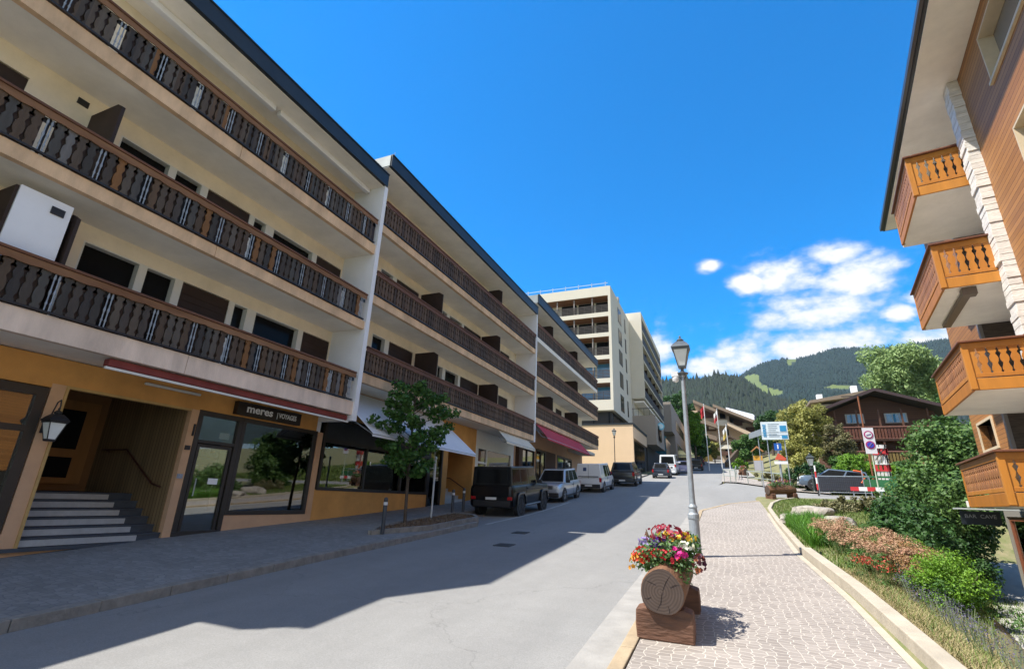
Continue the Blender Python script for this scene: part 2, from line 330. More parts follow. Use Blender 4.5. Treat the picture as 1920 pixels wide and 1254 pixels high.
wood_b2 = mat('brown_baluster_wood', (.1, .06, .03), .75, .3, 9, .3, 60, isl=[(.085, .048, .026), (.115, .066, .036), (.14, .085, .05), (.07, .042, .026), (.10, .06, .035)], stretch=(1, 1, .15))
wood_rail = mat('handrail_wood', (.16, .065, .03), .65, .45, 3, .2, 40, stretch=(1, .2, 1))
wood_rail_old = mat('old_rail_board', (.26, .14, .07), .8, .45, 3, .3, 40, stretch=(1, .15, 1), col2=(.15, .062, .025))
black_iron = mat('black_iron', (.015, .015, .017), .5)
iron_spindle = mat('pale_spindle', (.30, .34, .40), .45, .3, 20)
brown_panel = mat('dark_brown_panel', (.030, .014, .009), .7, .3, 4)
white_frame = mat('white_frame', (.74, .73, .68), .5, .05, 3)
dark_frame = mat('dark_shop_frame', (.035, .028, .022), .45, .2, 3)
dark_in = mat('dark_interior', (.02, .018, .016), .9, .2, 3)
steel = mat('galvanised_steel', (.42, .46, .50), .45, .15, 6, metal=.6)
lamp_grey = mat('lamp_grey_paint', (.33, .37, .41), .5, .2, 8, .1, 60, metal=.35)
# ------------------------------------------------------------------ ground profile
_P = [(-400,-4),(-60,-1.3),(-30,-.9),(0,0.02),(3.65,.22),(8,.52),(10.3,.66),(14,.88),(16,1.02),(21.1,1.34),(25,1.70),(31.6,2.35),(48,3.9),(60,5.05),(92,8.3),(130,12.7),(200,22),(600,60),(6000,400)]
_py = [p[0] for p in _P]; _pz = [p[1] for p in _P]
def G(y): return float(sum(np.interp(y+d, _py, _pz) for d in (-1.2, -.4, .4, 1.2))/4)
def IP(x, *pts): return float(np.interp(x, [p[0] for p in pts], [p[1] for p in pts]))
def sst(t): t = max(0., min(1., t)); return t*t*(3-2*t)
def xl(y): return IP(y, (15.8,-7.8),(17.2,-9.9),(33,-9.9),(42,-8.8),(50,-8.2),(60,-8.2),(140,-8))
def xr(y): return IP(y, (24.6,-1.2),(38,-1.1),(48.4,-.3),(92,-.3),(140,1.))
def xwall(y): return IP(y, (7,1.6),(9.6,1.58),(13.9,1.42),(18.7,1.5),(25.7,1.61),(28.15,1.91),(30.25,2.45),(32.7,3.9))
def T(x, y):
    g = G(y)-.05
    if x > 1.3:
        zl = IP(y, (-30,-1.6),(4,-.95),(14,-.75),(22,-.55),(26,.1),(31,1.6))
        k = 1-sst((y-23)/9)
        xs = IP(y, (5,2.3),(7,2.55),(9.5,3.1),(11,3.2),(16,3.6),(26,5.)); wd = IP(y, (8,.9),(16,2.),(26,4.))
        top = g+.17+.10*sst((x-1.7)/1.2)*(1-sst((y-27)/4))
        if y > 32.8: top = g
        top -= .26*sst((x-1.9)/.8)*(1-sst((y-9)/2.5))
        g = top+(zl-top)*sst((x-xs)/wd)*k
        if y > 40 and x > 5: g += min(1.5, (y-40)*.03)*sst((x-5)/6)
    return g
# ------------------------------------------------------------------ surfaces
def asphalt_mat():
    m = bpy.data.materials.new('asphalt'); m.use_nodes = True; nn, ln, P = nodes(m); t = nn.new('ShaderNodeTexCoord')
    def NZ(sc, det=6, st=(1,1,1), rough=.6):
        mp = nn.new('ShaderNodeMapping'); mp.inputs['Scale'].default_value = st; ln(t.outputs['Object'], mp.inputs[0]); n = nn.new('ShaderNodeTexNoise'); n.inputs['Scale'].default_value = sc; n.inputs['Detail'].default_value = det; n.inputs['Roughness'].default_value = rough; ln(mp.outputs[0], n.inputs['Vector']); return n.outputs[0], n.outputs[1]
    def MR(s_, a, b, c, d, sm=False):
        r = nn.new('ShaderNodeMapRange'); ln(s_, r.inputs[0])
        for i_, v in enumerate((a, b, c, d)): r.inputs[i_+1].default_value = v
        return r.outputs[0]
    def MU(a, b):
        q = nn.new('ShaderNodeMath'); q.operation = 'MULTIPLY'; ln(a, q.inputs[0]); ln(b, q.inputs[1]); return q.outputs[0]
    big = MR(NZ(.35, 5, (1.6,.25,1))[0], .35, .65, .90, 1.06); mid = MR(NZ(2.2, 8, rough=.7)[0], .3, .7, .93, 1.05); fine = MR(NZ(60, 4, rough=.85)[0], .25, .75, .66, 1.32)
    v = nn.new('ShaderNodeTexVoronoi'); v.feature = 'DISTANCE_TO_EDGE'; v.inputs['Scale'].default_value = .16; v.voronoi_dimensions = '2D'
    va = nn.new('ShaderNodeVectorMath'); sc_ = nn.new('ShaderNodeVectorMath'); sc_.operation = 'SCALE'; sc_.inputs['Scale'].default_value = 1.3; ln(NZ(1.1, 8)[1], sc_.inputs[0]); ln(t.outputs['Object'], va.inputs[0]); ln(sc_.outputs[0], va.inputs[1]); ln(va.outputs[0], v.inputs['Vector'])
    crack = MR(v.outputs[0], .0008, .0026, .80, 1.)
    k = MU(MU(MU(big, mid), fine), crack); s2 = nn.new('ShaderNodeVectorMath'); s2.operation = 'SCALE'; s2.inputs[0].default_value = (.225,.222,.212); ln(k, s2.inputs['Scale']); ln(s2.outputs[0], P.inputs['Base Color'])
    P.inputs['Roughness'].default_value = .82; b = nn.new('ShaderNodeBump'); b.inputs['Strength'].default_value = .35; b.inputs['Distance'].default_value = .006; ln(fine, b.inputs['Height']); ln(b.outputs[0], P.inputs['Normal'])
    MATS['asphalt'] = m; return m
asphalt = asphalt_mat()
concrete = mat('gutter_concrete', (.30,.29,.27), .9, .2, 2.5, .3, 30)
paver_r = paver_mat('porphyry_pavers', (.225,.197,.175), (.29,.258,.23), (.45,.41,.36), scale=8.6, rand=.55, edge=.05, stretch=(1,1.3,1), wobble=.05)
paver_l = paver_mat('grey_setts', (.20,.198,.188), (.26,.258,.245), (.165,.17,.175), scale=7, rand=.6, edge=.05, stretch=(1,1.2,1), wobble=.05, big=(.85,1.1))
kerb_l = mat('granite_kerb', (.24,.225,.20), .85, .35, 5, .5, 30)
kerb_tan = mat('tan_kerb_stone', (.36,.28,.18), .85, .25, 3, .3, 40)
wall_tan = mat('cream_wall_stone', (.40,.355,.28), .85, .2, 2.5, .3, 40)
soil = mat('garden_soil', (.19,.16,.09), .95, .5, 2.2, .6, 20, col2=(.10,.13,.035))
meadow = mat('hill_meadow', (.10,.13,.03), .95, .25, .01)
xs_ = np.unique(np.round(np.concatenate([np.array([-6000,-2500,-900,-400,-200,-100,-60]), np.arange(-40,-4,3), np.arange(-4,14,.35), np.arange(14,60,4), np.array([60,100,200,400,900,2500,6000])]), 3))
ys_ = np.unique(np.round(np.concatenate([np.array([-6000,-2000,-400,-100,-50,-30,-15]), np.arange(-10,40,.5), np.arange(40,140,4), np.array([140,170,200,300,450,600,1500,6000])]), 3))
V = [(x, y, T(x, y)-(.12 if x < 1.3 else 0)) for y in ys_ for x in xs_]; nx = len(xs_)
F = [(j*nx+i, j*nx+i+1, (j+1)*nx+i+1, (j+1)*nx+i) for j in range(len(ys_)-1) for i in range(nx-1)]
struct(np_mesh('ground', V, F, soil, smooth=True))
def ribbon(name, ys, fa, fb, za, zb, m, nseg=1):
    V = []; F = []
    for y in ys:
        a, b = fa(y), fb(y)
        for k in range(nseg+1):
            t = k/nseg; V.append((a+(b-a)*t, y, G(y)+za+(zb-za)*t))
    w = nseg+1
    for j in range(len(ys)-1):
        for k in range(nseg): F.append((j*w+k, j*w+k+1, (j+1)*w+k+1, (j+1)*w+k))
    return struct(np_mesh(name, V, F, m))
ysr = list(np.arange(-16, 60, 1.))+list(np.arange(60, 142, 4.))
ribbon('road', ysr, xl, xr, 0, 0, asphalt)
sx = [-1.25,-.6,0,.7,1.5,2.2,3,4,5,6,8,10,14,20,30,40]
ylo = lambda x: IP(x, (-1.2,24.6),(0,28.3),(1.5,30.3),(3,32),(5,33),(10,33.5)); yhi = lambda x: IP(x, (-1.1,38),(-.3,48.4),(1,47.6),(2.6,43.6),(4.2,38.6),(6,37))
V = []; F = []; K = 8
for x in sx:
    for k in range(K+1):
        y = ylo(x)+(max(yhi(x), ylo(x)+.1)-ylo(x))*k/K; V.append((x, y, G(y)+.006))
for i in range(len(sx)-1):
    for k in range(K): F.append((i*(K+1)+k, (i+1)*(K+1)+k, (i+1)*(K+1)+k+1, i*(K+1)+k+1))
struct(np_mesh('side_road', V, F, asphalt))
yL = list(np.arange(-16, 60, .7))
ribbon('sidewalk', yL, lambda y: xl(y)-.18, lambda y: -11.75 if y < 46 else -13, .13, .30, paver_l, 3)
yR = list(np.arange(-6, 33, .4))
ribbon('pavement', yR, lambda y: max(-1.04, IP(y,(24.6,-1.04),(28.3,.1),(30.3,1.6),(32,3.1),(32.8,3.8))), lambda y: max(xwall(y), IP(y,(30.3,1.6),(32,3.1),(32.8,3.81))), .07, .085, paver_r, 2)
ribbon('gutter', list(np.arange(-6, 24.6, .8)), lambda y: -1.62, lambda y: -1.2, .005, .012, concrete)
# kerbs: individual stones modelled as one long kerb each, joints cut in
def kerb(name, pts, w, h0, h1, m, step=.95, gap=.004, jit=.007):
    mb = MB(); P = [Vector((x, y, 0)) for x, y in pts]; seg = []
    for a, b in zip(P[:-1], P[1:]):
        n = max(1, int(round((b-a).length/step)))
        for i in range(n): seg.append((a+(b-a)*(i/n), a+(b-a)*((i+1)/n)))
    for a, b in seg:
        d = (b-a).normalized(); nrm = Vector((d.y, -d.x, 0)); a2 = a+d*gap; b2 = b-d*gap; j = R_.uniform(-jit, jit)
        pa = [a2, b2, b2+nrm*w, a2+nrm*w]
        bt = [(p.x+j, p.y, G(p.y)+h0) for p in pa]; tp = [(p.x+j, p.y, G(p.y)+h1+R_.uniform(-jit, jit)) for p in pa]
        mb.hexa(bt[::-1], tp[::-1])
    return struct(mb.build(name, m, bevel=.012))
kerb('kerb', [(xl(y), y) for y in (-16,0,15.8,17.2,33,42,50,60)][::-1], .2, -.1, .137, kerb_l)
kerb('kerb', [(-1.2, y) for y in (-6, 10, 24.6)]+[(0,28.3),(1.5,30.3),(3,32)], .15, -.08, .085, kerb_tan, step=.8)
# low garden wall
def low_wall():
    ys = [-5, 7, 9.6, 13.55]; t = world_thing('garden_wall', 'long low cream stone kerb wall curving between pavers and flower bed', 'wall', (1.6, 13, G(13)))
    def run(pts, w, h, nm):
        mb = MB(); P = pts; seg = []
        for a, b in zip(P[:-1], P[1:]):
            n = max(1, int(round(abs(b[1]-a[1])/.98)))
            for i in range(n): seg.append(((a[0]+(b[0]-a[0])*i/n, a[1]+(b[1]-a[1])*i/n), (a[0]+(b[0]-a[0])*(i+1)/n, a[1]+(b[1]-a[1])*(i+1)/n)))
        for a, b in seg:
            q = [(a[0]+w, a[1]+.004), (b[0]+w, b[1]-.004), (b[0], b[1]-.004), (a[0], a[1]+.004)]
            mb.hexa([(x, y, G(y)-.1) for x, y in q], [(x, y, G(y)+h) for x, y in q])
        return mb.build(nm, wall_tan, t, bevel=.012)
    run([(xwall(y), y) for y in ys], .19, .27, 'kerb_course')
    run([(xwall(y), y) for y in (13.6,18.7,25.7,28.15,30.25,32.0)], .15, .20, 'kerb_course')
low_wall()
ribbon('gutter', list(np.arange(-6, 25, .8)), lambda y: xwall(y)-.12, lambda y: xwall(y)-.01, .094, .097, wall_tan)
# driveway below on the right
V = [(x, y, T(8, y)+.03) for y in np.arange(1, 26, 1.) for x in (4.3, 14)]; F = [(2*i, 2*i+1, 2*i+3, 2*i+2) for i in range(24)]
struct(np_mesh('driveway', V, F, mat('driveway_concrete', (.40,.39,.36), .9, .2, 1.2, .2, 30)))
# pinkish far pavement round the corner
V = []; F = []; px_ = [-.3,.3,1,1.8,2.6,3.4,4.2,5,6]
for x in px_:
    for k in range(9):
        y0 = yhi(x)+.02; y1 = IP(x, (-.3,60),(1.,60),(3,52),(6,38.4)); y1 = max(y1, y0+1.2); y = y0+(y1-y0)*k/8; V.append((x, y, G(y)+.10))
for i in range(len(px_)-1):
    for k in range(8): F.append((i*9+k, (i+1)*9+k, (i+1)*9+k+1, i*9+k+1))
struct(np_mesh('corner_pavement', V, F, paver_r))
ribbon('upper_pavement', list(np.arange(59, 140, 4.)), lambda y: xr(y)+.02, lambda y: xr(y)+3.2, .10, .12, concrete)
# drain covers and pale lines
ribbon('parking_edge', list(np.arange(16.4, 27, .8)), lambda y: -7.86-(.0), lambda y: -7.72, .006, .006, mat('worn_pale_line', (.42,.42,.40), .9, .4, 6))
for x, y in ((-5.9,14.9),(-5.35,12.4)):
    mb = MB(); mb.box(-.22, .22, -.22, .22, -.02, .006)
    for k in range(5): mb.box(-.17, .17, -.17+k*.08, -.13+k*.08, .0065, .009)
    o = solo(mb, 'drain_cover', mat('cast_iron', (.05,.055,.06), .7, .3, 8), 'dark iron drain cover in the shaded asphalt, %s of the two' % ('farther' if y > 14 else 'nearer'), 'drain cover', 'drain covers'); o.location = (x, y, G(y)+.01); o.rotation_euler = (math.atan(.06), 0, 0)
# ------------------------------------------------------------------ apartment rows on the left
XF, XW = -10.4, -11.7
BAL = [(0,.42),(.05,.47),(.12,.28),(.17,.34),(.24,.47),(.36,.5),(.48,.43),(.57,.26),(.62,.32),(.70,.46),(.78,.42),(.84,.27),(.89,.30),(.93,.46),(1,.46)]
def board(mb, x, y, z0, z1, w, th=.03, prof=BAL):
    h = z1-z0; pts = [(y+f*w, z0+t*h) for t, f in prof]+[(y-f*w, z0+t*h) for t, f in reversed(prof)]
    mb.prism(pts, x, x-th, 0)
def railing(t, y0, y1, zs, zr, mw, seed, brown=False):
    g = random.Random(seed); w = .152; pitch = .168; mb = MB(); sp = mb; y = y0+.12; k = 0
    zb0, zb1 = zs+.05, zr-.19; gs = None
    while y < y1-.1:
        if k % 5 == 4 and not brown:
            mb.m = 1
            for q in (-.03, .035):
                sp.lathe([(.011,0),(.011,.1),(.02,.13),(.011,.17),(.011,(zb1-zb0)*.5-.06),(.021,(zb1-zb0)*.5),(.011,(zb1-zb0)*.5+.06),(.011,zb1-zb0-.12),(.02,zb1-zb0-.08),(.012,zb1-zb0)], (XF+.03, y+q, zb0), 6)
        else:
            mb.m = 0; board(mb, XF+.045+g.uniform(-.006,.006), y, zb0, zb1, w*g.uniform(.97,1.03), .03)
        y += pitch; k += 1
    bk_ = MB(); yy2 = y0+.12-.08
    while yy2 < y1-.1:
        e_ = min(yy2+pitch*(5 if yy2 < 2.4 else 4), y1-.02); bk_.box(XF-.0, XF-.012, yy2, e_ if not brown else y1-.02, zb0-.04, zb1+.04)  # unseen stretch: backing added across the spindle gaps to block light spots
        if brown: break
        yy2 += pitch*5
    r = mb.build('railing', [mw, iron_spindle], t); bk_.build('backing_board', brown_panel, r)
    fr = MB(); fr.box(XF+.05, XF-.01, y0, y1, zs+.02, zs+.055); fr.box(XF-.0, XF-.02, y0, y1, zb1-.09, zb1+.01)
    p = y0+.5
    while p < y1: fr.box(XF-.02, XF-.055, p-.02, p+.02, zs-.02, zr-.04); p += 1.45
    # scalloped dark edging
    fr.build('rail_frame', black_iron, r)
    va = MB(); n = int((y1-y0)/.0841); pts = [(y0, zr-.06)]
    for i in range(n+1):
        yy_ = y0+(y1-y0)*i/n; pts.append((yy_, zr-.175-.022*abs(sin(yy_*pi/.42))))
    pts.append((y1, zr-.06)); 
    for i in range(1, n+1): va.prism([(pts[i][0], zr-.06), (pts[i][0], pts[i][1]), (pts[i+1][0], pts[i+1][1]), (pts[i+1][0], zr-.06)], XF+.075, XF+.05, 0)
    va.build('valance', wood_rail_old if not brown else wood_rail, r)
    hr = MB(); hr.box(XF+.10, XF-.06, y0, y1, zr-.05, zr); hr.build('handrail', wood_rail, r, bevel=.01)
def opening(t, y0, y1, zf, zt, kind, x=XW):
    """what fills a hole in the loggia wall"""
    if kind == 'p':
        mb = MB(); mb.box(x-.03, x-.07, y0, y1, zf, zt-.02)
        for k in range(int((zt-zf)/.16)): mb.box(x-.022, x-.03, y0+.02, y1-.02, zf+.02+k*.16, zf+.15+k*.16)
        mb.build('shutter', brown_panel, t); return
    mb = MB(); X0, X1 = x+.004, x-.22; b = .03
    mb.box(X0, X1, y0, y1, zt-b, zt); mb.box(X0, X1, y0, y0+b, zf, zt-b); mb.box(X0, X1, y1-b, y1, zf, zt-b); mb.box(X0, X1, y0+b, y1-b, zf, zf+b)
    f = mb.build('window', white_frame, t); p = MB(); p.box(x-.17, x-.20, y0+b, y1-b, zf+b, zt-b); p.build('pane', DGLASS, f)
def loggia(t, y0, y1, zf, zc, ops, zt=None):
    """cream rear wall of one balcony storey with its openings"""
    zt = zt or zf+2.06; mb = MB(); y = y0
    mb.box(XW, XW-.3, y0, y1, zt, zc)
    for a, b, k in sorted(ops):
        if a > y:
            if a-y < .3: mu = MB(); mu.box(XW, XW-.3, y, a, zf, zt); mu.build('mullion', white_frame, t)
            else: mb.box(XW, XW-.3, y, a, zf, zt)
        y = b
    if y < y1: mb.box(XW, XW-.3, y, y1, zf, zt)
    mb.build('loggia_wall', cream, t)
    for a, b, k in ops: opening(t, a, b, zf, zt, k)
def slab(t, y0, y1, z0, z1, fasc, drip=True, x1=-12.0):
    mb = MB(); mb.m = 1; mb.box(XF-.14, x1, y0, y1, z0+.02, z1-.02); mb.m = 0; q_ = [y0]+[yj for yj in (-3.9,1.35,6.6,11.85,17.1,22.4,33.2,38.6) if y0+.5 < yj < y1-.5]+[y1]
    for a_, b_ in zip(q_[:-1], q_[1:]): mb.box(XF, XF-.14, a_+(.006 if a_ > y0 else 0), b_-(.006 if b_ < y1 else 0), z0, z1)
    o = mb.build('balcony_slab', [fasc, soffit], t); return o
def partition(t, y, zf, h=2.05, d=1.12):
    mb = MB(); mb.prism([(XW, zf), (XW+d, zf), (XW+d, zf+h-.12), (XW+d-.2, zf+h), (XW, zf+h)], y-.03, y+.03, 1); mb.build('partition', brown_panel, t)
def roof(t, y0, y1, z0, z1, ch=None, over=0.):
    xb = -25; pl = [(XF, y1), (xb, y1), (xb, y0), (XF-(1.8 if ch else 0), y0)]
    if ch: pl += [(XF-.9, 3.0), (XF, ch)]
    mb = MB(); mb.prism([(x+(.10 if x == XF else 0), y) for x, y in pl], z0+.03, z1, 2); r = mb.build('roof', navy, t)
    s = MB(); s.prism([(x-.02, y-.01 if y == y1 else y) for x, y in pl], z0, z0+.028, 2); s.build('roof_soffit', soffit, t)
    c = MB(); c.box(XF+.13, XF+.03, ch or y0, y1, z1+.002, z1+.04); c.build('flashing', navy, r)
    e = MB(); e.box(xb, XF+.04-(1.9 if ch else 0), y0-.025, y0-.003, z0+.04, z1); e.build('roof_end', zinc, r)
OPS1 = [(-3.2,-1.6,'w'),(-1.4,-.2,'p'),(.2,1.6,'w'),(1.8,3.1,'p'),(4.75,5.87,'w'),(5.99,6.69,'w'),(6.85,8.12,'p'),(8.25,8.70,'w'),(8.93,10.53,'w'),(10.70,11.85,'p')]
# --- first block
b1 = world_thing('apartment_building', 'nearest long block with orange ground floor, stair entrance and weathered balconies', 'building', (XW, 4, G(4)+.3), 'stepped apartment blocks in a row')
Y0 = -6.
def seam(y, z0, z1): return (y, z0, z1)
SL = [(4.17,4.58,5.49,fascia_pink),(6.95,7.22,8.12,fascia_peach),(9.68,10.02,10.93,fascia_peach)]
for i, (z0, z1, zr, fm) in enumerate(SL):
    ya = 2.0 if i == 2 else Y0
    slab(b1, ya, 11.9, z0, z1, fm); railing(b1, ya, 11.78, z1, zr, wood_w, 10+i)
    loggia(b1, ya, 11.9, z1-.02, [6.97,9.70,12.42][i], [o_ for o_ in OPS1 if o_[0] > ya])
roof(b1, 2.05, 12.0, 12.40, 12.9, ch=4.42)
wg = MB(); wg.prism([(XF+.06, 4.0), (XF+.06, 12.42), (-25, 12.42), (-25, .8), (-11.72, .8), (-11.72, 4.0)], 11.9, 12.08, 1); wg.build('wing_wall', white_pl, b1)
ms = MB(); ms.box(-12.02, -25, Y0, 11.9, 4.2, 9.7); ms.box(-12.02, -25, 2.06, 11.9, 9.7, 12.42); ms.box(-15.3, -25, Y0, 11.9, -2, 4.2); ms.build('rear_mass', cream, b1)
for f_, y_ in ((1, 4.18), (0, 4.12)): partition(b1, y_, SL[f_][1])
cb_ = MB(); cb_.box(XW, XW+1.05, 3.25, 4.02, 4.58, 6.7); cbo = cb_.build('storage_cabinet', white_pl, b1); c2 = MB(); c2.box(XW+.2, XW+1.02, 3.2, 3.245, 4.58, 6.68); c2.build('cabinet_side', brown_panel, cbo)
vt = MB(); vt.box(XW+1.051, XW+1.07, 3.72, 3.92, 6.42, 6.56); vt.build('vent', black_iron, b1)
vt = MB(); vt.box(XW, XW+.02, 3.85, 4.05, 9.36, 9.5); vt.build('vent', black_iron, b1)
for a, b in ((4.0,7.62),(7.78,11.86)):
    rb = MB(); rb.box(XF-.55, XF-.72, a, b, 12.22, 12.395); rb.build('awning_cassette', mat('white_awning_box', (.82,.82,.84), .5, .05, 3), b1, bevel=.02)
# ground floor
gw = MB(); zc = 4.17
gw.box(XW, XW-.3, 5.03, 11.9, 3.68, zc); gw.box(XW, XW-.3, Y0, 5.03, 3.6, zc)
gw.build('upper_ground_wall', plaster_orange, b1)
gp = MB(); gp.box(XW+.01, XW-.3, 5.03, 5.27, -.5, 3.68); gp.box(XW+.01, XW-.3, 7.83, 8.02, -.5, 3.68); gp.box(XW+.01, XW-.3, 11.93, 12.2, .2, 3.68); gp.box(XW+.01, XW-.3, 9.25, 11.95, .2, 1.27)
gp.box(XW+.01, XW-.3, Y0, 2.0, -1.5, 3.6); gp.box(XW+.01, XW-.3, 2.0, 5.03, -1.5, 1.0); gp.box(XW+.012, XW-.3, 5.27, 7.83, -.5, .70)
gp.build('pier', plaster_peach, b1)
tr = MB(); tr.box(XW+.03, XW-.12, 5.26, 5.31, .72, 3.68); tr.box(XW+.03, XW-.12, 5.31, 7.80, 3.63, 3.68); tr.build('entrance_trim', mat('ochre_trim', (.52,.33,.12), .7, .2, 4), b1)
# entrance recess: steps, siding, door
st = MB(); tread = mat('blue_grey_stone_tread', (.055,.065,.08), .7, .25, 4, .2, 30)
nose = mat('pale_step_riser', (.42,.42,.41), .75, .15, 6, .15, 40)
st.box(XW+.10, XW-.35, 5.0, 7.85, .70, .76)
for k in range(6):
    z = .76+.157*k; x = XW-.02-.27*k; st.box(x-.27 if k < 5 else -15.3, x+.0, 5.28, 7.81, z-(0 if k else .2), z+.002) if False else None
    st.box(x, -15.3, 5.28, 7.81, z+.125, z+.157)
    st.box(x-.02, -15.3, 5.28, 7.81, z-.03, z+.124)
sto = st.build('steps', tread, b1)
rs = MB()
for k in range(6):
    z = .76+.157*k; x = XW-.02-.27*k; rs.box(x-.01, x-.018+.0, 5.32, 7.32, z+.012, z+.122)
for k in range(6):
    z = .76+.157*k; x = XW-.02-.27*k; rs.box(x-.019, x-.004, 5.32, 7.32, z+.012, z+.122)
rs.build('riser', nose, sto)
siding = plank_mat('recess_siding', (.17,.11,.05), (.28,.19,.09), axis=0, width=.11, gap=.12, rough=.7)
rw = MB(); rw.box(XW-.13, -15.0, 7.81, 7.95, .7, 4.16); rw.build('siding_wall', siding, b1)
rl = MB(); rl.box(XW-.3, -15.2, 5.0, 5.27, .5, 4.16); rl.box(-15.0, -15.2, 5.27, 7.81, 1.7, 4.16); rl.box(XW-.3, -15.0, 5.27, 7.81, 4.07, 4.16)
rl.build('recess_wall', mat('brown_recess_plaster', (.25,.12,.04), .9, .1, 2), b1)
dr = MB(); dr.box(-14.93, -14.99, 6.45, 7.6, 1.86, 3.85); do = dr.build('entrance_door', mat('orange_door_wood', (.36,.17,.045), .5, .25, 3, stretch=(1,1,.2)), b1)
dp = MB(); dp.box(-14.91, -14.93, 6.72, 7.3, 2.68, 3.62); dp.box(-14.91, -14.93, 6.72, 7.28, 2.0, 2.48); dp.build('pane', DGLASS, do)
hb = MB(); hb.tube([(-14.6,7.72,2.72),(-13.6,7.72,2.72),(-12.35,7.72,1.95),(-12.0,7.72,1.88)], .022, 8)
for p in ((-14.4,2.7),(-13.4,2.58),(-12.5,2.03)): hb.tube([(p[0],7.72,p[1]),(p[0],7.82,p[1]-.04)], .012, 6)
hb.build('stair_handrail', mat('dark_wood_rail', (.06,.02,.012), .4), b1)
# shopfront of the travel agency
sf = MB(); X0, X1 = XW+.03, XW-.08
def frame(mb, y0, y1, z0, z1, b, x0=None, x1=None, bt=None):
    x0 = X0 if x0 is None else x0; x1 = X1 if x1 is None else x1; bt = b if bt is None else bt
    mb.box(x0, x1, y0, y1, z1-bt, z1); mb.box(x0, x1, y0, y1, z0, z0+b); mb.box(x0, x1, y0, y0+b, z0+b, z1-bt); mb.box(x0, x1, y1-b, y1, z0+b, z1-bt)
frame(sf, 8.02, 9.26, .80, 3.70, .12); sf.box(X0, X1, 8.14, 9.14, 2.92, 3.0)
frame(sf, 9.262, 11.95, 1.26, 3.70, .11); sfo = sf.build('shopfront_frame', dark_frame, b1, bevel=.008)
dr = MB(); frame(dr, 8.17, 9.11, .86, 2.90, .07, XW-.0, XW-.05); do = dr.build('shop_door', dark_frame, b1); h = MB(); h.tube([(XW+.05,8.30,1.7),(XW+.05,8.30,2.1)], .014, 8); h.build('handle', steel, do)
for a, b, c, d, par in ((8.24,9.04,.93,2.83,do),(8.14,9.14,3.0,3.58,sfo),(9.372,11.84,1.37,3.59,sfo)):
    p = MB(); p.box(XW-.03, XW-.038, a, b, c, d); p.build('pane', GLASS, par)
# left shop window
sw = MB(); frame(sw, 1.9, 5.0, .95, 3.58, .16); sw.box(X0, X1, 2.06, 4.84, 2.75, 2.86); swo = sw.build('shopfront_frame', dark_frame, b1); p = MB(); p.box(XW-.03, XW-.038, 2.06, 4.84, 1.1, 3.42); p.build('pane', GLASS, swo)
inr = MB(); inr.box(XW-.28, -15.1, 5.0, 5.02, .8, 4.15) if False else None
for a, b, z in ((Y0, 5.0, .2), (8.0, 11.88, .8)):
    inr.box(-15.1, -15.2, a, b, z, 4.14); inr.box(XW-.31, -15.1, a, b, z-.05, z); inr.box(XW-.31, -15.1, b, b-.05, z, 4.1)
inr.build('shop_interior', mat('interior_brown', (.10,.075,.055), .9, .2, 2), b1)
sh = MB()
for z in (1.75,2.25,2.75): sh.box(-14.3, -15.0, 8.3, 11.7, z, z+.04)
sh.build('interior_shelf', mat('shelf_wood', (.32,.2,.1), .7, .2, 3), b1)
# red rolled awning along the slab
aw = MB(); aw.box(XF-.10, XF-.30, 5.24, 11.85, 4.0, 4.15); awo = aw.build('rolled_awning', mat('maroon_fabric', (.22,.045,.04), .85, .25, 2), b1, bevel=.03)
a2 = MB(); a2.box(XF-.09, XF-.14, 5.2, 11.9, 3.94, 3.985); a2.build('front_bar', white_frame, awo)
tl = MB(); tl.box(XW+.03, XW+.10, 6.6, 7.9, 4.0, 4.06); tl.build('tube_light', mat('pale_plastic', (.6,.6,.58), .4), b1, bevel=.02)
ek = MB(); ek.box(XW+.011, XW+.03, 12.0, 12.1, 1.3, 3.6); ek.build('pilaster_strip', plaster_peach, b1)
for (y_, z_, w_, h_, m_) in ((7.92,2.78,.12,.10,black_iron),(7.9,2.13,.12,.10,iron_spindle),(7.97,3.2,.04,.28,black_iron)):
    q = MB(); q.box(XW+.012, XW+.04, y_-w_/2, y_+w_/2, z_-h_/2, z_+h_/2); q.build('wall_plate', m_, b1)
# sign
sg = world_thing('shop_sign', 'black box sign with white lettering above the travel agency window', 'sign', (XW+.1, 9.97, 3.74)); s_ = MB(); s_.box(XW+.16, XW+.005, 8.9, 11.06, 3.74, 4.08); s_.build('sign_box', mat('sign_black', (.02,.012,.01), .35), sg, bevel=.008)
signw = mat('sign_white', (.85,.85,.85), .4)
text_mesh('lettering', 'meres', .34, signw, sg, (XW+.163, 9.60, 3.925), (0,1,0), (0,0,1), font_scale=(1.0,.85), bold=.008)
text_mesh('lettering', '| VOYAGES', .19, signw, sg, (XW+.163, 10.52, 3.905), (0,1,0), (0,0,1), font_scale=(.76,1.0), bold=.004)
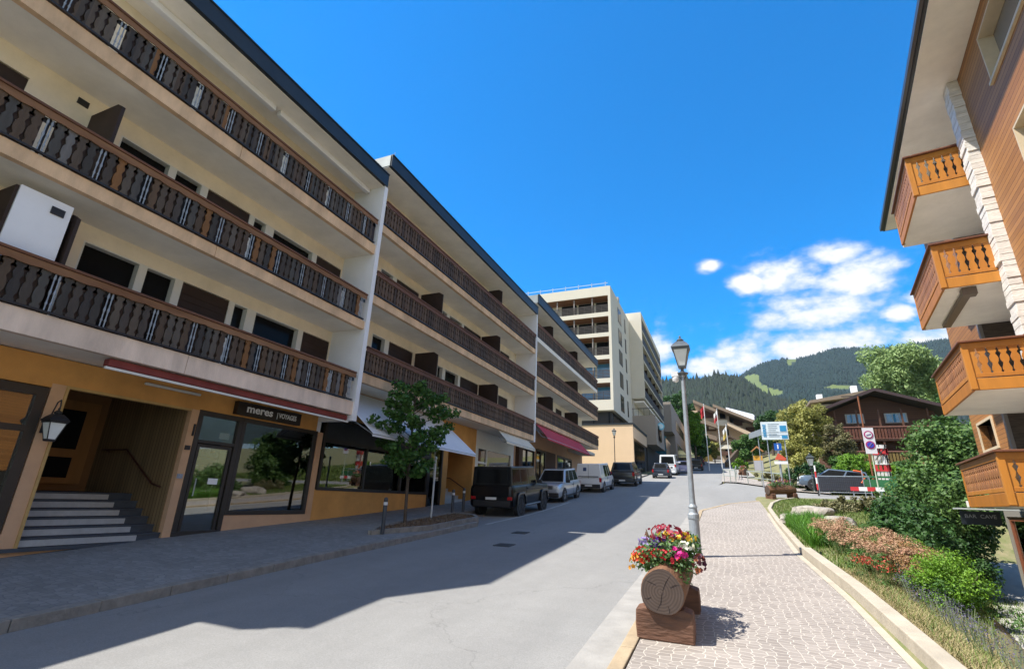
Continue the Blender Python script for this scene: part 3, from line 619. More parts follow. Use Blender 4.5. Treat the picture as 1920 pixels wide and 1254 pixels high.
# small dark items on the shop window: bags
def backpack(x, y, z, col, label):
    t = world_thing('backpack', label, 'backpack', (x, y, z), 'bags on show in the travel shop'); m = mat('bag_'+label.split()[0], col, .8, .15, 6)
    b = MB(); pr = [(-.17,0),(.17,0),(.19,.3),(.15,.44),(.06,.5),(-.06,.5),(-.15,.44),(-.19,.3)]; b.prism([(y+p, z+q) for p, q in pr], x, x-.22, 0); b.build('bag_body', m, t, bevel=.03)
    b = MB(); b.box(x+.06, x, y-.13, y+.13, z+.04, z+.24); b.build('front_pocket', m, t, bevel=.02)
    b = MB(); b.tube([(x-.1,y-.05,z+.49),(x-.1,y-.04,z+.56),(x-.1,y+.04,z+.56),(x-.1,y+.05,z+.49)], .012, 6); b.build('strap', m, t)
backpack(-12.35, 9.78, 2.05, (.50,.34,.16), 'tan rounded backpack on the middle display shelf of the travel shop'); backpack(-12.35, 9.95, 2.88, (.62,.42,.04), 'yellow backpack on the top display shelf of the travel shop')
ds = MB()
for z in (2.0, 2.84): ds.box(-12.15, -12.6, 9.45, 10.4, z, z+.03)
ds.box(-12.58, -12.6, 9.45, 10.4, 1.3, 3.3); ds.build('display_shelf', MATS['shelf_wood'], b1)
# office things seen through the door and window
def seat_(x, y, z, label):
    t = world_thing('office_chair', label, 'chair', (x, y, z)); m_ = mat('pale_seat', (.45,.5,.52), .6); b = MB(); b.box(x-.22, x+.22, y-.22, y+.22, z+.44, z+.5); b.build('seat', m_, t, bevel=.03); b = MB(); b.box(x-.24, x-.18, y-.2, y+.2, z+.55, z+.95); b.build('backrest', m_, t, bevel=.03)
    for a in (-.18, .18):
        for c in (-.18, .18): b = MB(); b.tube([(x+a, y+c, z), (x+a*.9, y+c*.9, z+.44)], .012, 6); b.build('leg', steel, t)
seat_(-12.9, 8.5, .82, 'pale chair just inside the glass door of the travel agency')
gd = MB(); g = random.Random(11)
for k in range(46):
    y = g.uniform(8.35, 11.6); z = g.choice([1.79, 2.29, 2.79]); w = g.uniform(.05, .16); gd.box(-14.4-g.random()*.2, -14.8, y, y+w, z, z+g.uniform(.12,.34))
gd.build('brochures', mat('brochures', (.4,.3,.2), .6, .1, 3, isl=[(.6,.25,.05),(.5,.5,.5),(.6,.6,.55),(.12,.25,.35),(.5,.05,.04),(.7,.6,.2)]), b1)
pn = MB(); pn.box(XW-.045, XW-.05, 8.72, 9.0, 3.08, 3.24); pn.build('notice', signw, b1); pn = MB(); pn.box(XW-.025, XW-.029, 8.66, 8.92, 1.98, 2.12); pn.build('notice', signw, b1)
gt_ = MB(); gt_.box(XW+.5, XW+.28, 10.1, 12.6, 0, 0) if False else None
# magenta awning end of the shop at the far left
ma = MB(); ma.hexa([(-10.15,-1.0,3.62),(-9.95,-1.0,3.62),(-9.95,3.05,3.62),(-10.15,3.05,3.62)], [(-10.35,-1.0,4.14),(-10.15,-1.0,4.14),(-10.15,3.05,4.14),(-10.35,3.05,4.14)]); ma.build('side_awning', mat('magenta_fabric', (.28,.02,.10), .8), b1)
# wall lantern
def lantern_head(par, c, s, roofm, fin=True):
    """four sided tapered street lantern; c = centre of its bottom"""
    b = MB(); b.lathe([(.06*s,0),(.075*s,.02*s),(.155*s,.38*s),(.15*s,.38*s),(.05*s,.02*s)], c, sq=True); 
    g = b.build('lantern_glass', LGLASS, par)
    f = MB()
    for sx_ in (-1, 1):
        for sy_ in (-1, 1):
            f.tube([(c[0]+sx_*.075*s, c[1]+sy_*.075*s, c[2]+.01*s), (c[0]+sx_*.158*s, c[1]+sy_*.158*s, c[2]+.385*s)], .011*s, 6)
    f.lathe([(.075*s,-.03*s),(.085*s,0),(.085*s,.02*s),(.07*s,.02*s)], c, sq=True)
    f.lathe([(.172*s,0),(.178*s,.02*s),(.172*s,.045*s)], (c[0],c[1],c[2]+.375*s), sq=True); f.build('lantern_frame', roofm, par)
    r = MB(); r.lathe([(.19*s,0),(.195*s,.02*s),(.15*s,.09*s),(.085*s,.16*s)], (c[0],c[1],c[2]+.415*s), sq=True)
    r.lathe([(.055*s,0),(.075*s,.03*s),(.078*s,.05*s),(.05*s,.08*s),(.018*s,.1*s),(.025*s,.13*s),(.012*s,.155*s),(.0*s,.17*s)], (c[0],c[1],c[2]+.57*s), 14)
    r.build('lantern_roof', roofm, par)
wl = world_thing('wall_lantern', 'black wall lantern with frosted panes on the pier left of the stair entrance', 'lantern', (XW+.01, 5.12, 2.7))
lantern_head(wl, (XW+.32, 5.12, 2.62), .82, black_iron)
br = MB(); br.tube([(XW+.01,5.12,2.9),(XW+.10,5.12,3.05),(XW+.2,5.12,3.32),(XW+.29,5.12,3.36),(XW+.33,5.12,3.25),(XW+.32,5.12,3.08)], .012, 8); br.box(XW+.012, XW+.03, 5.07, 5.17, 2.75, 3.0); br.build('bracket', black_iron, wl)
# --- second block
b2 = world_thing('apartment_building', 'second block with white awning over its shops, half behind the young street tree', 'building', (XW, 20, G(20)+.3), 'stepped apartment blocks in a row')
OPS2 = [(12.3,13.6,'w'),(13.9,14.7,'w'),(14.95,16.6,'p'),(17.0,18.4,'p'),(18.6,19.1,'w'),(19.3,20.6,'w'),(20.8,22.8,'p'),(23.2,23.6,'w'),(23.8,25.0,'w'),(25.4,26.8,'p')]
SL2 = [(5.26,5.57,6.45),(8.0,8.28,9.16),(10.7,10.98,11.92)]
for i, (z0, z1, zr) in enumerate(SL2):
    slab(b2, 12.08, 27.9, z0, z1, fascia_peach); railing(b2, 12.12, 27.82, z1, zr, wood_b2, 20+i, True)
    loggia(b2, 12.08, 27.9, z1-.02, [8.02,10.72,13.37][i], OPS2)
roof(b2, 12.03, 28.0, 13.34, 13.84)
wg = MB(); wg.prism([(XF+.06, 5.2), (XF+.06, 13.36), (-25, 13.36), (-25, 1), (-11.72, 1), (-11.72, 5.2)], 27.9, 28.06, 1); wg.build('wing_wall', white_pl, b2)
ms = MB(); ms.box(-12.02, -25, 12.1, 27.9, 5.3, 13.36); ms.box(-15.3, -25, 12.1, 27.9, 0, 5.3); ms.build('rear_mass', cream, b2)
for i, y_ in ((1,16.8),(0,16.8),(0,22.9),(1,22.9),(2,22.9)): partition(b2, y_, SL2[i][1])
gw = MB(); gw.box(XW, XW-.3, 12.08, 19.75, 4.25, 5.26); gw.box(XW, XW-.3, 19.75, 20.2, 1, 5.26); gw.box(XW, XW-.3, 20.2, 22.95, 4.05, 5.26); gw.box(XW, XW-.3, 22.7, 22.95, 1, 4.05); gw.box(XW-.3, -14.6, 20.15, 20.2, 1, 5.2); gw.box(XW-.3, -14.6, 22.7, 22.75, 1, 5.2); gw.box(-14.5, -14.6, 20.2, 22.7, 1, 5.2)
gw.box(XW+.01, XW-.3, 12.2, 18.6, .8, 1.97); gw.build('ground_wall', plaster_orange, b2)
gc = MB(); gc.box(XW, XW-.3, 22.95, 27.9, 4.45, 5.26); gc.box(XW, XW-.3, 22.95, 23.1, 1, 4.45); gc.box(XW, XW-.3, 27.6, 27.9, 1, 4.45); gc.build('ground_wall', white_frame, b2)
s2 = MB(); frame(s2, 12.25, 18.6, 1.95, 4.22, .10); frame(s2, 18.62, 19.72, 1.4, 4.22, .09); s2.box(X0, X1, 12.35, 18.5, 3.42, 3.55); s2.box(X0, X1, 14.4, 14.48, 2.05, 3.42); s2.box(X0, X1, 16.6, 16.68, 2.05, 3.42); s2o = s2.build('shopfront_frame', dark_frame, b2)
for a, b, c, d in ((12.35,18.5,2.05,3.42),(18.71,19.63,1.5,4.12)):
    p = MB(); p.box(XW-.03, XW-.038, a, b, c, d); p.build('pane', GLASS, s2o)
bd = MB(); bd.box(XW-.02, XW-.05, 12.35, 18.5, 3.55, 4.12); bd.build('sign_band', mat('dark_slate_band', (.03,.033,.035), .5, .3, 2), b2)
s3 = MB(); frame(s3, 23.1, 27.6, 1.7, 4.45, .10); s3.box(X0, X1, 24.2, 24.3, 1.8, 4.35); s3.box(X0, X1, 23.2, 24.2, 3.6, 3.7); s3o = s3.build('shopfront_frame', white_frame, b2); p = MB(); p.box(XW-.03, XW-.038, 23.2, 27.5, 1.8, 4.35); p.build('pane', GLASS, s3o)
inr = MB()
for a, b, z in ((12.1,19.75,1.4),(22.96,27.88,1.6)):
    inr.box(-15.1, -15.2, a, b, z, 5.2); inr.box(XW-.31, -15.1, a, b, z-.05, z); inr.box(XW-.31, -15.1, a, a+.04, z, 5.2); inr.box(XW-.31, -15.1, b, b-.04, z, 5.2); inr.box(XW-.31, -15.1, a, b, 5.2, 5.24)
inr.build('shop_interior', MATS['interior_brown'], b2)
sh = MB()
for y in (14.9, 16.3):
    for k in range(4): sh.box(-12.4, -12.8, y, y+.9, 2.0+.38*k, 2.03+.38*k)
    for q in (0, .88): sh.box(-12.4, -12.8, y+q, y+q+.02, 1.6, 3.3)
sh.build('interior_shelf', MATS['shelf_wood'], b2)
sh = MB(); g = random.Random(3)
for k in range(26): 
    y = g.uniform(12.5, 18.3); z = 1.98+g.choice([0, 0, .38, .76]) ; w = g.uniform(.05, .14); sh.box(-12.35-g.random()*.3, -12.7, y, y+w, z, z+g.uniform(.1,.28))
sh.build('shop_goods', mat('shop_goods', (.4,.3,.2), .7, .1, 3, isl=[(.5,.32,.08),(.3,.3,.3),(.55,.5,.42),(.12,.1,.09),(.1,.14,.18),(.6,.55,.5)]), b2)
st2 = MB()
for k in range(5): st2.box(XW-.1-.3*k, -14.5, 20.25, 22.7, 1.5+.16*k, 1.66+.16*k)
st2.build('steps', nose, b2)
hb = MB(); hb.tube([(-14,22.6,2.9),(-12.9,22.6,2.8),(-12,22.6,2.3)], .025, 8); hb.build('stair_handrail', MATS['dark_wood_rail'], b2)
def awning(t, y0, y1, xa, za, xb, zb, m, val=.16, side=True, sag=.0, name='awning', th=.012):
    mb = MB(); mb.hexa([(xa,y0,za-th),(xb,y0,zb-th),(xb,y1,zb-th),(xa,y1,za-th)], [(xa,y0,za),(xb,y0,zb),(xb,y1,zb),(xa,y1,za)])
    mb.box(xb, xb-.012, y0, y1, zb-val, zb-th)
    o = mb.build(name, m, t); f = MB(); f.tube([(xb-.02,y0,zb-.03),(xb-.02,y1,zb-.03)], .025, 8); f.tube([(xa,y0+.1,za-.3),(xa+(xb-xa)*.5,y0+.12,(za+zb)/2-.35),(xb-.03,y0+.1,zb-.05)], .018, 6); f.tube([(xa,y1-.1,za-.3),(xa+(xb-xa)*.5,y1-.12,(za+zb)/2-.35),(xb-.03,y1-.1,zb-.05)], .018, 6)
    f.build('awning_arm', steel, o); return o
fab_white = mat('white_awning_fabric', (.80,.82,.86), .8, .06, 1.5, trans=.12)
awning(b2, 12.2, 19.2, XW+.02, 5.24, -9.75, 3.66, fab_white, .10)
awning(b2, 23.1, 27.3, XF-.15, 5.24, -10.05, 4.72, mat('cream_awning_fabric', (.68,.62,.50), .85, .1, 2), .14)
# aerial on the second roof
ae = world_thing('aerial', 'thin roof aerial standing on the second block', 'aerial', (-11.2, 13.2, 13.88)); m = MB(); m.tube([(-11.2,13.2,13.86),(-11.2,13.2,15.1)], .012, 6); m.build('mast', steel, ae)
# --- third block
b3 = world_thing('apartment_building', 'third block with red awning and open balcony ends', 'building', (XW, 34, G(34)+.3), 'stepped apartment blocks in a row')
OPS3 = [(28.4,29.6,'w'),(29.9,31.5,'p'),(32.3,33.8,'w'),(34.2,35.0,'w'),(36.2,37.8,'p'),(38.9,40.2,'w'),(41,42.6,'w')]
SL3 = [(6.43,6.74,7.62),(9.08,9.36,10.25),(11.66,11.94,12.84)]
for i, (z0, z1, zr) in enumerate(SL3):
    slab(b3, 28.06, 44.8, z0, z1, fascia_peach if i < 2 else soffit); railing(b3, 28.1, 44.75, z1, zr, wood_b2, 30+i, True)
    loggia(b3, 28.06, 44.0, z1-.02, [9.1,11.68,14.24][i], OPS3)
    er = MB(); er.box(XF+.05, XW, 44.70, 44.76, zr-.2, zr); er.box(XF+.05, XW, 44.71, 44.75, z1+.05, zr-.3); er.build('end_railing', wood_b2, b3)
roof(b3, 28.06, 44.9, 14.2, 14.82)
ms = MB(); ms.box(-12.02, -25, 28.08, 43.9, 6.5, 14.22); ms.box(-13.3, -25, 28.08, 43.9, 0, 6.5); ms.build('rear_mass', cream, b3)
for i, y_ in ((0,32.1),(1,32.1),(2,32.0),(0,38.6),(1,38.6),(2,38.6)): partition(b3, y_, SL3[i][1])
g3 = MB(); g3.box(XW, XW-.3, 28.06, 44, 5.25, 6.43)
for a, b in ((28.06,28.5),(31.6,31.9),(36.2,36.6),(40.6,44)): g3.box(XW, XW-.3, a, b, 1.5, 5.25)
g3.build('ground_wall', plaster_peach, b3)
br_ = MB(); br_.box(XW+.02, XW-.1, 33.9, 36.2, 1.5, 5.25); br_.build('brown_panel', mat('brown_wall_panel', (.09,.045,.025), .7, .2, 3), b3); br_ = MB(); br_.box(XW+.25, XW-.05, 28.3, 28.9, 1.5, 6.4); br_.build('brown_panel', mat('brown_wall_panel', (.09,.045,.025), .7, .2, 3), b3)
for a, b in ((28.9,31.6),(31.9,33.88),(36.62,40.6)):
    s3 = MB(); frame(s3, a, b, 1.7, 5.2, .12); s3.box(X0, X1, (a+b)/2-.05, (a+b)/2+.05, 1.8, 5.1); s3o = s3.build('shopfront_frame', dark_frame, b3); p = MB(); p.box(XW-.03, XW-.038, a+.12, b-.12, 1.8, 5.1); p.build('pane', mat('mirror_pane', (.25,.27,.26), .04, metal=1.), s3o)
awning(b3, 28.6, 39.0, XF-.15, 6.40, -9.75, 5.55, mat('red_awning_fabric', (.55,.05,.075), .8, .15, 2, trans=.1), .14)
aw = MB(); aw.box(XF+.02, XW+.1, 39.2, 43.4, 5.75, 6.0); aw.build('awning_cassette', MATS['cream_awning_fabric'], b3, bevel=.04)
# ------------------------------------------------------------------ beige podium, towers and grey building up the street
def rails_slats(mb, x0, x1, y, z0, z1, n=6):
    for k in range(n): z = z0+(z1-z0)*(k+.5)/n; mb.box(x0, x1, y, y+.03, z-.05, z+.03)
tw = world_thing('tower_block', 'tall cream tower with brown recessed balconies facing the camera', 'building', (-18, 66, 11.3))
mb = MB(); Y1, Y2 = 61., 75.3
mb.box(-30, -12.1, Y1, Y2, 28.6, 29.95); mb.box(-12.45, -12.1, Y1, Y1+2.2, 12.97, 28.6)
mb.box(-30, -12.1, Y1+2.2, Y2, 12.97, 28.6)
for z0, z1 in ((12.97,14.3),(16.5,17.1),(19.65,20.2),(22.75,23.3),(25.6,26.2)): mb.box(-30, -12.45, Y1+.01, Y1+2.2, z0, z1)
mb.build('wall', tower_pl, tw)
fz = [14.3,17.1,20.2,23.3,26.2]; sofw = mat('brown_wood_soffit', (.22,.10,.045), .7, .2, 2)
ps = MB(); cl = MB()
for i, z in enumerate(fz):
    top = [16.5,19.65,22.75,25.6,28.6][i]
    ps.box(-30, -12.47, Y1+.1, Y1+2.15, top-.06, top-.01)
    rr = MB(); rails_slats(rr, -30, -12.47, Y1+.05, z+.05, z+1.0, 5)
    for xx in np.arange(-29, -12.4, 1.2): rr.box(xx, xx+.05, Y1+.09, Y1+.14, z, z+1.05)
    rr.box(-30, -12.47, Y1+.03, Y1+.12, z+1.03, z+1.1); rr.build('railing', mat('charcoal_slats', (.05,.04,.035), .6, .2, 3), tw)
    for xa in (-29.5,-24.6,-19.6,-17.1,-14.6):
        w_ = MB(); w_.box(xa, xa+2.2, Y1+2.14, Y1+2.19, z+.05, top-.1); w_.build('window', BGLASS if i in (0, 1) and xa > -18 else DGLASS, tw)
    for xx in (-19.75,-17.3,-14.75): cl.box(xx, xx+.14, Y1+.2, Y1+.34, z, top)
ps.build('balcony_soffit', sofw, tw); cl.build('post', mat('grey_post', (.25,.22,.2), .6), tw)
def sidewin(t, y0, y1, z0, z1, x=-12.1):
    f = MB(); f.box(x+.03, x-.05, y0, y1, z0, z1); fo = f.build('window', mat('dark_window_frame', (.03,.03,.03), .5), t)
    p = MB(); p.box(x+.045, x+.031, y0+.15, y1-.15, z0+.12, z1-.12); p.build('pane', DGLASS, fo)
for z0, z1 in ((26.5,28.7),(23.3,25.5),(20.3,22.4),(17.0,19.2),(13.7,16.0)): sidewin(tw, 65.9, 68.4, z0, z1); sidewin(tw, 71.0, 71.9, z0, z1)
rf = MB(); rails_slats(rf, -30, -12.5, Y1+.5, 29.95, 30.9, 2)
for xx in np.arange(-30, -12.4, 1.9): rf.box(xx, xx+.08, Y1+.5, Y1+.58, 29.9, 30.9)
rf.build('roof_railing', steel, tw)
ch = MB(); ch.box(-12.9, -12.5, 69, 69.8, 29.95, 31.6); ch.build('chimney', mat('chimney_grey', (.3,.28,.26), .8), tw)
gl = MB(); gl.box(-30, -12.6, Y1+1.2, Y2-.6, 11.3, 12.97); gl.build('recessed_storey', dark_frame, tw)
gp = MB()
for y in np.arange(63, 74, 2.1): gp.box(-12.58, -12.6, y, y+1.9, 11.5, 12.9)
for x in (-17.2, -15.0, -13): gp.box(x, x+.1, Y1+1.12, Y1+1.18, 11.3, 12.95)
gp.build('recessed_pane', DGLASS, tw)
pd = world_thing('podium_building', 'low beige rendered building with dark coping under the cream tower', 'building', (-14, 61, G(61)))
peach_wall = mat('peach_render', (.70,.51,.33), .9, .06, .6, .1, 40)  # same peach tone on front and side
mb = MB(); mb.box(-30, -9.85, 61, 61.35, 3, 11.1); mb.box(-9.85, -10.3, 61.35, 72.6, 9.55, 11.1); mb.build('wall', peach_wall, pd)
mb = MB(); mb.box(-30, -9.78, 60.93, 72.7, 11.1, 11.3); mb.box(-9.8, -9.88, 61.3, 72.6, 10.95, 11.1); mb.build('coping', navy, pd)
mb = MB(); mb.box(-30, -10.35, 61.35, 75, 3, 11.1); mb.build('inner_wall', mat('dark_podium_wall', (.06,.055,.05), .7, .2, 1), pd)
for y in (61.5,65.2,68.9): p = MB(); p.box(-10.2, -10.34, y, y+3.5, 6.2, 9.5); p.build('window', DGLASS, pd)
t2 = world_thing('tower_block', 'slimmer cream slab tower behind, its long side in dark balconies', 'building', (-12, 84, 12))
mb = MB(); ye = 101
mb.box(-26, -10.15, 75.35, 75.7, 17.2, 31.2); mb.box(-26, -11.9, 75.7, ye, 12, 31.2); mb.box(-10.15, -11.9, 75.7, ye, 30.2, 31.2); mb.box(-10.15, -10.5, ye-.3, ye, 17.2, 30.2)
for z in (16.9,19.9,22.9,25.6,27.9): mb.box(-10.15, -11.9, 75.7, ye-.3, z+.18, z+.5)
mb.build('wall', tower_pl, t2)
mb = MB(); mb.box(-10.4, -11.9, 75.7, ye, 16.6, 16.89); mb.box(-10.6, -26, 75.7, ye, 12, 16.6) if False else None; mb.build('underside', soffit, t2)
for z, zt in ((17.4,19.9),(20.4,22.9),(23.4,25.6),(26.1,27.9),(28.4,30.2)):
    rr = MB()
    for k in range(5): rr.box(-10.12, -10.2, 75.8, ye-.4, z-.02+k*.23, z+.18+k*.23)
    for y in np.arange(76, ye-.5, 1.6): rr.box(-10.23, -10.28, y, y+.05, z, z+1.05)
    rr.build('railing', MATS['charcoal_slats'], t2)
    for y in np.arange(76.2, ye-3, 4.): w_ = MB(); w_.box(-11.8, -11.89, y, y+3, z+.05, zt-.2); w_.build('window', DGLASS, t2)
    for y in np.arange(76, ye-1, 5.): pp = MB(); pp.box(-10.35, -11.8, y-.12, y, z, zt); pp.build('divider', brown_panel, t2)
tr_ = world_thing('terrace_building', 'shaded taupe building with roof terrace and round blue sign', 'building', (-10, 77, G(77)))
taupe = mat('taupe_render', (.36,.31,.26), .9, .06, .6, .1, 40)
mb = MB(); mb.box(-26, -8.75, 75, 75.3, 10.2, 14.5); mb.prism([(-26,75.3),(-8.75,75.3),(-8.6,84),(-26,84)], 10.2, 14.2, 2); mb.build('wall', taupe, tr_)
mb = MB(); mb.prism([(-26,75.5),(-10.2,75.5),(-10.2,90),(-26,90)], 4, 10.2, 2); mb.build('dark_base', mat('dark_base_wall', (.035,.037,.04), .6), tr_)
mb = MB()
for x in np.arange(-12, -8.8, .8): mb.box(x, x+.04, 75.05, 75.09, 14.5, 15.6)
mb.box(-12.1, -8.8, 75.05, 75.1, 15.55, 15.62); mb.build('terrace_railing', black_iron, tr_)
mb = MB(); mb.box(-8.5, -8.62, 77, 79.6, 11, 13.2); mb.build('window', DGLASS, tr_)
rs_ = world_thing('round_sign', 'round light blue sign fixed to the taupe building', 'sign', (-8.36, 77.6, 12.7)); mb = MB(); mb.disc((-8.32, 77.4, 13.2), .55, (.3,-1,0), .16, 24); mb.build('sign_disc', mat('sign_light_blue', (.16,.50,.66), .4), rs_)
mb = MB(); mb.disc((-8.29, 77.31, 13.2), .36, (.3,-1,0), .03, 24); mb.build('sign_centre', mat('sign_pale', (.55,.75,.82), .4), rs_); mb = MB(); mb.tube([(-8.36,77.6,12.4),(-8.36,77.6,13.6)], .05); mb.build('bracket', black_iron, rs_)
gb = world_thing('grey_building', 'grey rendered building with blue glazed entrance farther up the street', 'building', (-11, 110, G(110)))
mb = MB(); mb.box(-30, -9.0, 104, 143, 16, 22); mb.box(-12.3, -9.0, 110, 143, 9, 16); mb.build('wall', mat('grey_render', (.33,.29,.25), .9, .05, .5), gb)
for z0, z1, y0, y1 in ((17.6,19.7,114,136),(10.5,14.8,114,139)): mb = MB(); mb.box(-8.96, -9.1, y0, y1, z0, z1); mb.build('window', DGLASS, gb)
mb = MB(); mb.box(-20, -9.5, 95, 103.9, 9, 13.6); mb.build('glazed_entrance', mat('teal_glass_wall', (.02,.11,.17), .1, .3, 1.5, spec=.8), gb)
mb = MB(); mb.box(-20, -9.3, 94.8, 95, 13.6, 13.9); mb.box(-20, -9.3, 94.8, 94.95, 11.4, 11.6); mb.build('canopy', mat('teal_panel', (.03,.16,.22), .3), gb)
# dark retaining wall and brown wall by the upper bend
rw_ = world_thing('retaining_wall', 'dark brown retaining wall rising beside the upper road', 'wall', (1.8, 96, G(96)))
mb = MB(); mb.hexa([(.1,88,G(88)-.5),(.5,88,G(88)-.5),(4.2,112,G(112)-.5),(3.8,112,G(112)-.5)], [(.1,88,G(88)+.9),(.5,88,G(88)+.9),(4.2,112,G(112)+4.),(3.8,112,G(112)+4.)]); mb.build('wall', mat('brown_timber_wall', (.09,.06,.035), .8, .2, 1), rw_)
# ------------------------------------------------------------------ far apartments beyond the bend
fa = world_thing('terraced_apartments', 'far apartments with sloping taupe roofs and stepped balconies', 'building', (2, 132, G(132)))
warm = mat('warm_render', (.60,.47,.34), .9, .08, .4); brownw = mat('brown_cladding', (.11,.055,.035), .8, .2, .8); tr2 = mat('taupe_roof', (.25,.19,.14), .8, .15, .5); rfm_ = mat('brown_shingle_roof', (.10,.065,.05), .8, .3, 1)
mb = MB(); mb.box(-6.5, 12, 131, 144, 10, 21.5); mb.box(-6.5, 2.2, 131, 144, 21.5, 24.8); mb.build('wall', warm, fa)
mb = MB()
for (x0, z0, x1, z1) in ((-5.6,26.6,-.4,24.0),(-1.2,25.4,9.8,20.2)): mb.hexa([(x0,126,z0-.7),(x1,126,z1-.7),(x1,144,z1-.3),(x0,144,z0-.3)], [(x0,126,z0),(x1,126,z1),(x1,144,z1+.4),(x0,144,z0+.4)])
mb.build('roof', tr2, fa)
for (x0, z0, x1, z1) in ((-5.4,22.6,-.8,20.8),(-5.6,19.4,-1,17.8),(1.6,21.4,9.4,16.9)):
    mb = MB(); mb.hexa([(x0,127,z0-1.0),(x1,127,z1-1.0),(x1,131,z1-1.0),(x0,131,z0-1.0)], [(x0,127,z0),(x1,127,z1),(x1,131,z1),(x0,131,z0)]); mb.build('balcony', tr2 if x0 < 0 else warm, fa)
for (x0, x1, z0, z1) in ((-5,-1,22.8,24.6),(-5,-1,19.6,21.2),(-5,-1,15.6,17.6),(.1,1.4,22.6,24.0),(3,5,20.8,22.2),(5.6,8,18.8,20.4),(.4,.9,18.5,20),(1.2,1.8,18.5,20),(.5,1.1,16,17.2),(1.5,2,16,17.2)):
    mb = MB(); mb.box(x0, x1, 130.86, 131.02, z0, z1); mb.build('window', DGLASS if x1-x0 < 1.5 else brownw, fa)
mb = MB(); mb.box(-.9, 1.7, 128.6, 131, 20.6, 21.9); mb.box(-2.6, -.2, 128.9, 131, 20, 20.9); mb.box(-.1, 1.2, 128.7, 131, 17.2, 17.9); mb.build('white_parapet', mat('pale_parapet', (.78,.72,.60), .8), fa)
for (x, y, w_, h_, lb) in ((-.2,112,3.6,5.2,'small cream chalet with brown balcony just below the terraced apartments'),(3.8,120,3.4,5.6,'small brown gabled chalet below the white roofed house')):
    z_ = G(y); ct = world_thing('small_chalet', lb, 'house', (x+w_/2, y, z_), 'small chalets at the bend'); m_ = MB(); m_.prism([(x,z_-1),(x+w_,z_-1),(x+w_,z_+h_*.72),(x+w_/2,z_+h_*.95),(x,z_+h_*.72)], y, y+5, 1); m_.build('wall', warm if 'cream' in lb else brownw, ct)
    m_ = MB(); m_.prism([(x-.6,z_+h_*.66),(x+w_/2,z_+h_*.97),(x+w_+.6,z_+h_*.66),(x+w_+.6,z_+h_*.72),(x+w_/2,z_+h_*1.04),(x-.6,z_+h_*.72)], y-.8, y+5.4, 1); m_.build('roof', rfm_, ct)
    for k in (.28, .52): m_ = MB(); m_.box(x-.1, x+w_+.1, y-.6, y, z_+h_*k, z_+h_*k+.75); m_.build('balcony', MATS['pale_parapet'] if k > .4 and 'cream' in lb else brownw, ct)
    for k in (.2, .6):
        for q in (.18, .43): m_ = MB(); m_.box(x+w_*k, x+w_*k+.7, y-.03, y-.001, z_+h_*q, z_+h_*q+.6); m_.build('window', DGLASS, ct)
wr = world_thing('white_roofed_house', 'house with a bright white sloping roof and one dormer', 'house', (7, 142, G(140)))
mb = MB(); mb.box(2.5, 12, 141, 150, 12, 23.5); mb.build('wall', warm, wr); mb = MB(); mb.hexa([(1.8,138,26.2),(8.3,138,21.2),(11.2,140,21.3),(8.6,150,26.2)], [(1.8,138,26.6),(8.3,138,21.6),(11.2,140,21.7),(8.6,150,26.6)]); mb.build('roof', mat('white_sheet_roof', (.82,.84,.85), .4), wr)
mb = MB(); mb.box(8.3, 9.8, 139.2, 141.5, 22.3, 24.4); mb.build('dormer', navy, wr)
kh = world_thing('kiosk', 'small yellow walled hut with dark pyramid roof across the upper road', 'kiosk', (-3.6, 118, G(118)))
mb = MB(); mb.box(-5.6, -2.2, 118, 120.5, 10, 13.4); mb.build('wall', mat('yellow_render', (.62,.45,.14), .8, .1, 1), kh); mb = MB(); mb.hexa([(-6.4,117,13.4),(-1.6,117,13.4),(-1.6,121.5,13.4),(-6.4,121.5,13.4)], [(-4.2,119,14.9),(-3.8,119,14.9),(-3.8,119.5,14.9),(-4.2,119.5,14.9)]); mb.build('roof', tr2, kh)
rb = world_thing('flat_roofed_house', 'taupe flat roofed house with white chimneys behind the dark chalet', 'house', (18, 92, 12))
mb = MB(); mb.box(15, 24, 90, 102, 6, 18.0); mb.build('wall', mat('mauve_grey_render', (.42,.36,.33), .9), rb); mb = MB(); mb.hexa([(13.4,88.5,18.0),(23,88.5,19.2),(23,103,19.4),(13.4,103,18.2)], [(13.4,88.5,18.4),(23,88.5,20.0),(23,103,20.2),(13.4,103,18.6)]); mb.build('roof', tr2, rb)
for x, z in ((15.2,18.6),(20.2,19.8)): mb = MB(); mb.box(x, x+.8, 93, 93.8, z, z+1.6); mb.build('chimney', white_pl, rb)
# ------------------------------------------------------------------ dark timber chalet
chd = world_thing('dark_chalet', 'dark brown timber chalet with low gable and blue reflecting windows', 'house', (14.5, 58.2, G(58)+.6))
timber = plank_mat('dark_chalet_timber', (.055,.022,.013), (.12,.05,.028), axis=2, width=.2, gap=.1, rough=.7)
mb = MB(); mb.prism([(10.3,5),(18.9,5),(18.9,11.3),(14.1,13.0),(10.3,11.5)], 58.2, 68, 1); mb.build('wall', timber, chd)
mb = MB(); rfm = mat('slate_roof', (.045,.042,.045), .7, .3, 2)
mb.prism([(9.2,11.22),(14.05,13.12),(19.8,11.08),(19.8,11.38),(14.05,13.42),(9.2,11.5)], 56.3, 69, 1); rfo = mb.build('roof', rfm, chd)
mb = MB(); mb.prism([(9.15,11.2),(14.05,13.1),(19.85,11.05),(19.85,11.34),(14.05,13.39),(9.15,11.47)], 56.2, 56.295, 1); mb.build('bargeboard', mat('purple_brown_board', (.05,.028,.03), .6), rfo)
